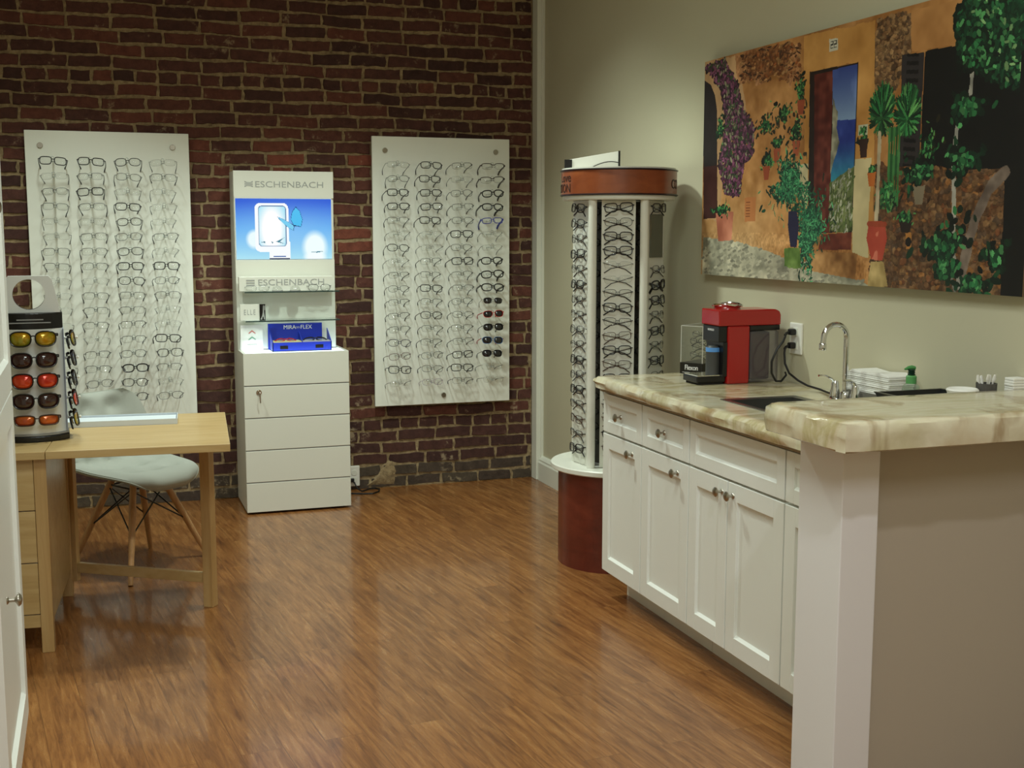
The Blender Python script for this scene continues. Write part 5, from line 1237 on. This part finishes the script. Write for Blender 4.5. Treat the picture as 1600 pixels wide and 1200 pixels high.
    g = PP['ground']; put_(poly(g, 0.004), (176, 172, 150), 70, N2 + N1)
    for _ in range(260):                     # cobbles
        x, y = in_poly('ground')(); stamp(x, y, 0.2, 0.016, 0.006, np.array([186, 182, 160]) * rs.uniform(0.75, 1.12))
    put_(poly(PP['whiteL'], 0.004), (212, 200, 160), 30); put_(poly(PP['white'], 0.003), (222, 206, 160), 30, N1)
    put_(poly(PP['opening']), (44, 28, 24), 10)
    put_(poly(PP['leaf']), (112, 48, 36), 60, N1 * 0.4 + smooth(90, 0.8)); 
    sk = poly(PP['sky']); vtop = max(p[1] for p in PP['sky']); vbot = min(p[1] for p in PP['sky']); f = np.clip((vtop - v) / (vtop - vbot), 0, 1)[..., None]
    img[sk] = (np.array([64, 84, 158.]) * (1 - f) + np.array([150, 178, 214.]) * f + 60 * np.clip(N3 + N1, 0, 1)[..., None])[sk]
    se = poly(PP['sea']); vt = max(p[1] for p in PP['sea']); vb = min(p[1] for p in PP['sea']); f = np.clip((vt - v) / (vt - vb) * 1.3 - 0.45, 0, 1)[..., None]
    img[se] = (np.array([48, 70, 156.]) * (1 - f) + np.array([60, 182, 186.]) * f + 26 * N2[..., None])[se]
    put_(poly(PP['cliff'], 0.006), (150, 148, 128), 90, N2); put_(poly(PP['hill'], 0.006), (112, 124, 74), 80, N2 + N1)
    leaves(260, in_poly('hill'), 0.012, 0.004, [(92, 112, 58), (130, 140, 90), (190, 190, 170)], 1.2)
    put_(poly(PP['step2']), (190, 142, 88), 60, N1 + N2); put_(poly(PP['step1']), (142, 74, 50), 50, N1 + N2)
    put_(poly(PP['arch']), (46, 36, 38), 10); put_(poly(PP['archb']), (76, 38, 34), 26, N1)
    put_(poly(PP['tile']), (224, 220, 200), 6); put_(poly(PP['plaque']), (206, 138, 84), 10)
    tx = [p[0] for p in PP['tile']]; ty = [p[1] for p in PP['tile']]; x0, x1, y0, y1 = min(tx), max(tx), min(ty), max(ty)
    for k in (0, 1):                          # the house number 22
        a = x0 + (x1 - x0) * (0.19 + 0.36 * k); w = (x1 - x0) * 0.25; b0, b1 = y0 + (y1 - y0) * 0.26, y0 + (y1 - y0) * 0.76; bm_ = (b0 + b1) / 2
        put_(stroke([(a, b1), (a + w, b1), (a + w, bm_), (a, bm_), (a, b0), (a + w, b0)], 0.0024), (40, 38, 36), 0)
    for k in range(6):
        yy = PP['plaque'][2][1] + (PP['plaque'][0][1] - PP['plaque'][2][1]) * (0.2 + 0.12 * k); xa = PP['plaque'][0][0]; put_(stroke([(xa + 0.007, yy), (xa + 0.022, yy)], 0.0025), (158, 98, 60), 0)
    put_(poly(PP['window'], 0.003), (14, 14, 16), 5); put_(poly(PP['blackR'], 0.002), (18, 17, 18), 5)
    sh = poly(PP['shutter']); put_(sh, (58, 52, 54), 8)
    vy = [p[1] for p in PP['shutter']]; lou = (np.sin((v - min(vy) + 0.25 * (u - PP['shutter'][0][0])) * 2 * math.pi / 0.0300) > 0.1)
    xs_ = [p[0] for p in PP['shutter']]; inn_ = sh & (u > min(xs_) + 0.014) & (u < max(xs_) - 0.013); put_(inn_ & lou, (22, 20, 22), 4)
    put_(poly(PP['yel'], 0.004), (206, 160, 62), 20)
    GR = [(46, 118, 66), (28, 84, 48), (72, 146, 84), (20, 58, 36), (110, 170, 100)]; TEAL = [(44, 124, 86), (30, 96, 70), (70, 150, 104), (24, 70, 54), (98, 176, 122)]; DG = [(16, 44, 30), (22, 60, 38), (10, 26, 20)]
    PU = [(122, 66, 98), (92, 50, 78), (70, 40, 60), (140, 84, 112), (60, 60, 44)]
    leaves(900, in_poly('boug'), 0.016, 0.010, [(56, 36, 46), (44, 32, 36), (70, 42, 58)]); leaves(1700, in_poly('boug'), 0.0095, 0.006, PU + [(150, 96, 126)]); leaves(160, in_poly('boug'), 0.012, 0.006, [(74, 96, 62), (150, 150, 120)])
    put_(poly(PP['potL']), (194, 122, 96), 60, N1); put_(poly(PP['vase'], 0.001), (44, 42, 78), 10); 
    put_(stroke([(PP['vase'][5][0] + 0.012, PP['vase'][5][1] + 0.01), (PP['vase'][5][0] + 0.012, PP['vase'][5][1] - 0.03)], 0.004), (120, 120, 150), 0)
    for k in ('c3', 'c4', 'c5', 'c6', 'c7', 'c21', 'c22', 'c24', 'c25', 'c12', 'c18', 'c19'): leaves(int(30 + 16000 * PE[k][2] * PE[k][3]), in_ell(k), 0.014, 0.007, DG + [(58, 52, 32)]); leaves(int(50 + 32000 * PE[k][2] * PE[k][3]), in_ell(k), 0.010, 0.004, GR + DG[:1])
    for k in ('pot1', 'pot2', 'pot3', 'pot4'): put_(poly(PP[k]), {'pot1': (66, 40, 34), 'pot2': (206, 118, 48), 'pot3': (150, 136, 112), 'pot4': (52, 40, 34)}[k], 30, N1)
    for k, (dx, dy) in (('c6', (0, -0.05)), ('c7', (-0.002, -0.05)), ('c21', (0.0, -0.06)), ('c5', (0.002, -0.07))):
        cx, cy, rx, ry = PE[k]; put_(((np.abs(u - cx - dx) < 0.011 - 0.1 * (cy + dy - v)) & (np.abs(v - cy - dy) < 0.03)), (176, 92, 60), 30, N1)
    leaves(500, in_ell('c1'), 0.016, 0.006, [(20, 62, 46), (26, 80, 56)]); leaves(500, in_ell('c2'), 0.016, 0.006, [(20, 62, 46), (26, 80, 56)]); leaves(1100, in_ell('c1'), 0.014, 0.003, TEAL); leaves(1300, in_ell('c2'), 0.014, 0.003, TEAL)
    put_(poly(PP['vase'], 0.001) & (u < PE['c2'][0] - 0.02), (44, 42, 78), 10)
    put_(poly(PP['moss'], 0.004), (118, 148, 74), 70, N2)
    put_(poly(PP['gtile']), (206, 206, 180), 6); leaves(30, lambda: (rs.uniform(PP['gtile'][0][0] + .004, PP['gtile'][1][0] - .006), rs.uniform(PP['gtile'][2][1] + 0.006, PP['gtile'][0][1] - 0.014)), 0.009, 0.005, GR)
    for k in ('c8', 'c9'):                    # spiky crowns
        cx, cy, rx, ry = PE[k]
        for _ in range(260):
            a = rs.uniform(0, 6.283); r = math.sqrt(rs.rand()); x = cx + rx * r * math.cos(a) * 0.85; y = cy + ry * r * math.sin(a) * 0.85; stamp(x, y, math.atan2(y - cy + 0.03, (x - cx) * asp), 0.034, 0.0055, np.array(GR[rs.randint(5)]) * rs.uniform(0.7, 1.25))
    cx, cy, rx, ry = PE['c10']
    for k in range(5): put_(stroke([(cx - rx + 2 * rx * k / 4, cy + ry), (cx - rx + 2 * rx * k / 4 + 0.002, cy - ry)], 0.006), ((40, 96, 52) if k % 2 else (74, 136, 76)), 30)
    leaves(120, in_ell('c23'), 0.016, 0.006, GR)
    put_(stroke(PL['thin'], 0.010), (196, 182, 152), 50)
    put_(poly(PP['potR'], 0.001), (200, 88, 66), 34, N1); px = [p[0] for p in PP['potR']]; put_(poly(PP['potR'], 0.001) & (np.abs(u - (min(px) * 0.55 + max(px) * 0.45)) < 0.008) & (N1 > -0.05), (226, 132, 106), 20)
    put_(stroke([PP['potR'][0], PP['potR'][1]], 0.010), (176, 80, 50), 20); put_(poly(PP['ped'], 0.004), (186, 160, 104), 60, N1 + N2)
    put_(poly(PP['lant'], 0.002), (188, 130, 62), 20); cxl = sum(p[0] for p in PP['lant']) / 4; cyl_ = min(p[1] for p in PP['lant']) + 0.024; put_(np.hypot((u - cxl) * asp, (v - cyl_)) < 0.017, (30, 24, 20), 0)
    put_(stroke(PL['trunk'], 0.021), (128, 112, 100), 60, N2); put_(stroke(PL['stem'], 0.0095), (176, 172, 160), 50); put_(stroke(PL['twig'], 0.007), (150, 146, 136), 40)
    LT = [(150, 190, 130), (92, 160, 100), (60, 132, 80)]
    leaves(1100, in_poly('vinesT'), 0.030, 0.016, DG); leaves(800, in_poly('vinesT'), 0.013, 0.006, [(30, 80, 52), (22, 64, 42), (42, 100, 64), (16, 48, 32)]); leaves(90, in_poly('vinesT'), 0.014, 0.007, LT)
    for k, n in (('c20', 90), ('c13', 60), ('c14', 70), ('c15', 150), ('c16', 60), ('c17', 40), ('c11', 70)):
        leaves(int(n * 1.6), in_ell(k), 0.022, 0.012, DG); leaves(n, in_ell(k), 0.014, 0.008, [(30, 84, 52), (22, 64, 42), (44, 110, 66)] + LT[1:])
    put_(u > 0.972 + 0.0 * v, (18, 17, 18), 5, N2)
    leaves(60, lambda: (rs.uniform(0.955, 0.998), rs.uniform(0.72, 1.0)), 0.016, 0.008, [(30, 84, 52), (22, 64, 42)])
    img[:] = 255 * np.clip(img / 255, 0, 1) ** 1.12 * 0.93
    return img
t = thing('canvas_picture', 'large canvas print of an old stone house front with potted plants on right wall', 'picture', (0.018, -3.10, 1.314))
me = grid_picture('printed_face', paint_canvas(), (0, 1), (0, 1), lambda a, c: (0.0, -2.135 - 1.93 * a, 1.314 + 0.899 * c), M['print'], 0.002, (1, 0, 0))
me.transform(Matrix.Translation(-Vector(t.location))); link('printed_face', me, t)
bd = world_bd(t)
b = MB(); b.box((0.0022, -4.065, 1.314), (0.0395, -2.135, 2.213)); bd(b, 'stretcher', mat('canvas_edge', lin(96, 84, 66), 0.7))
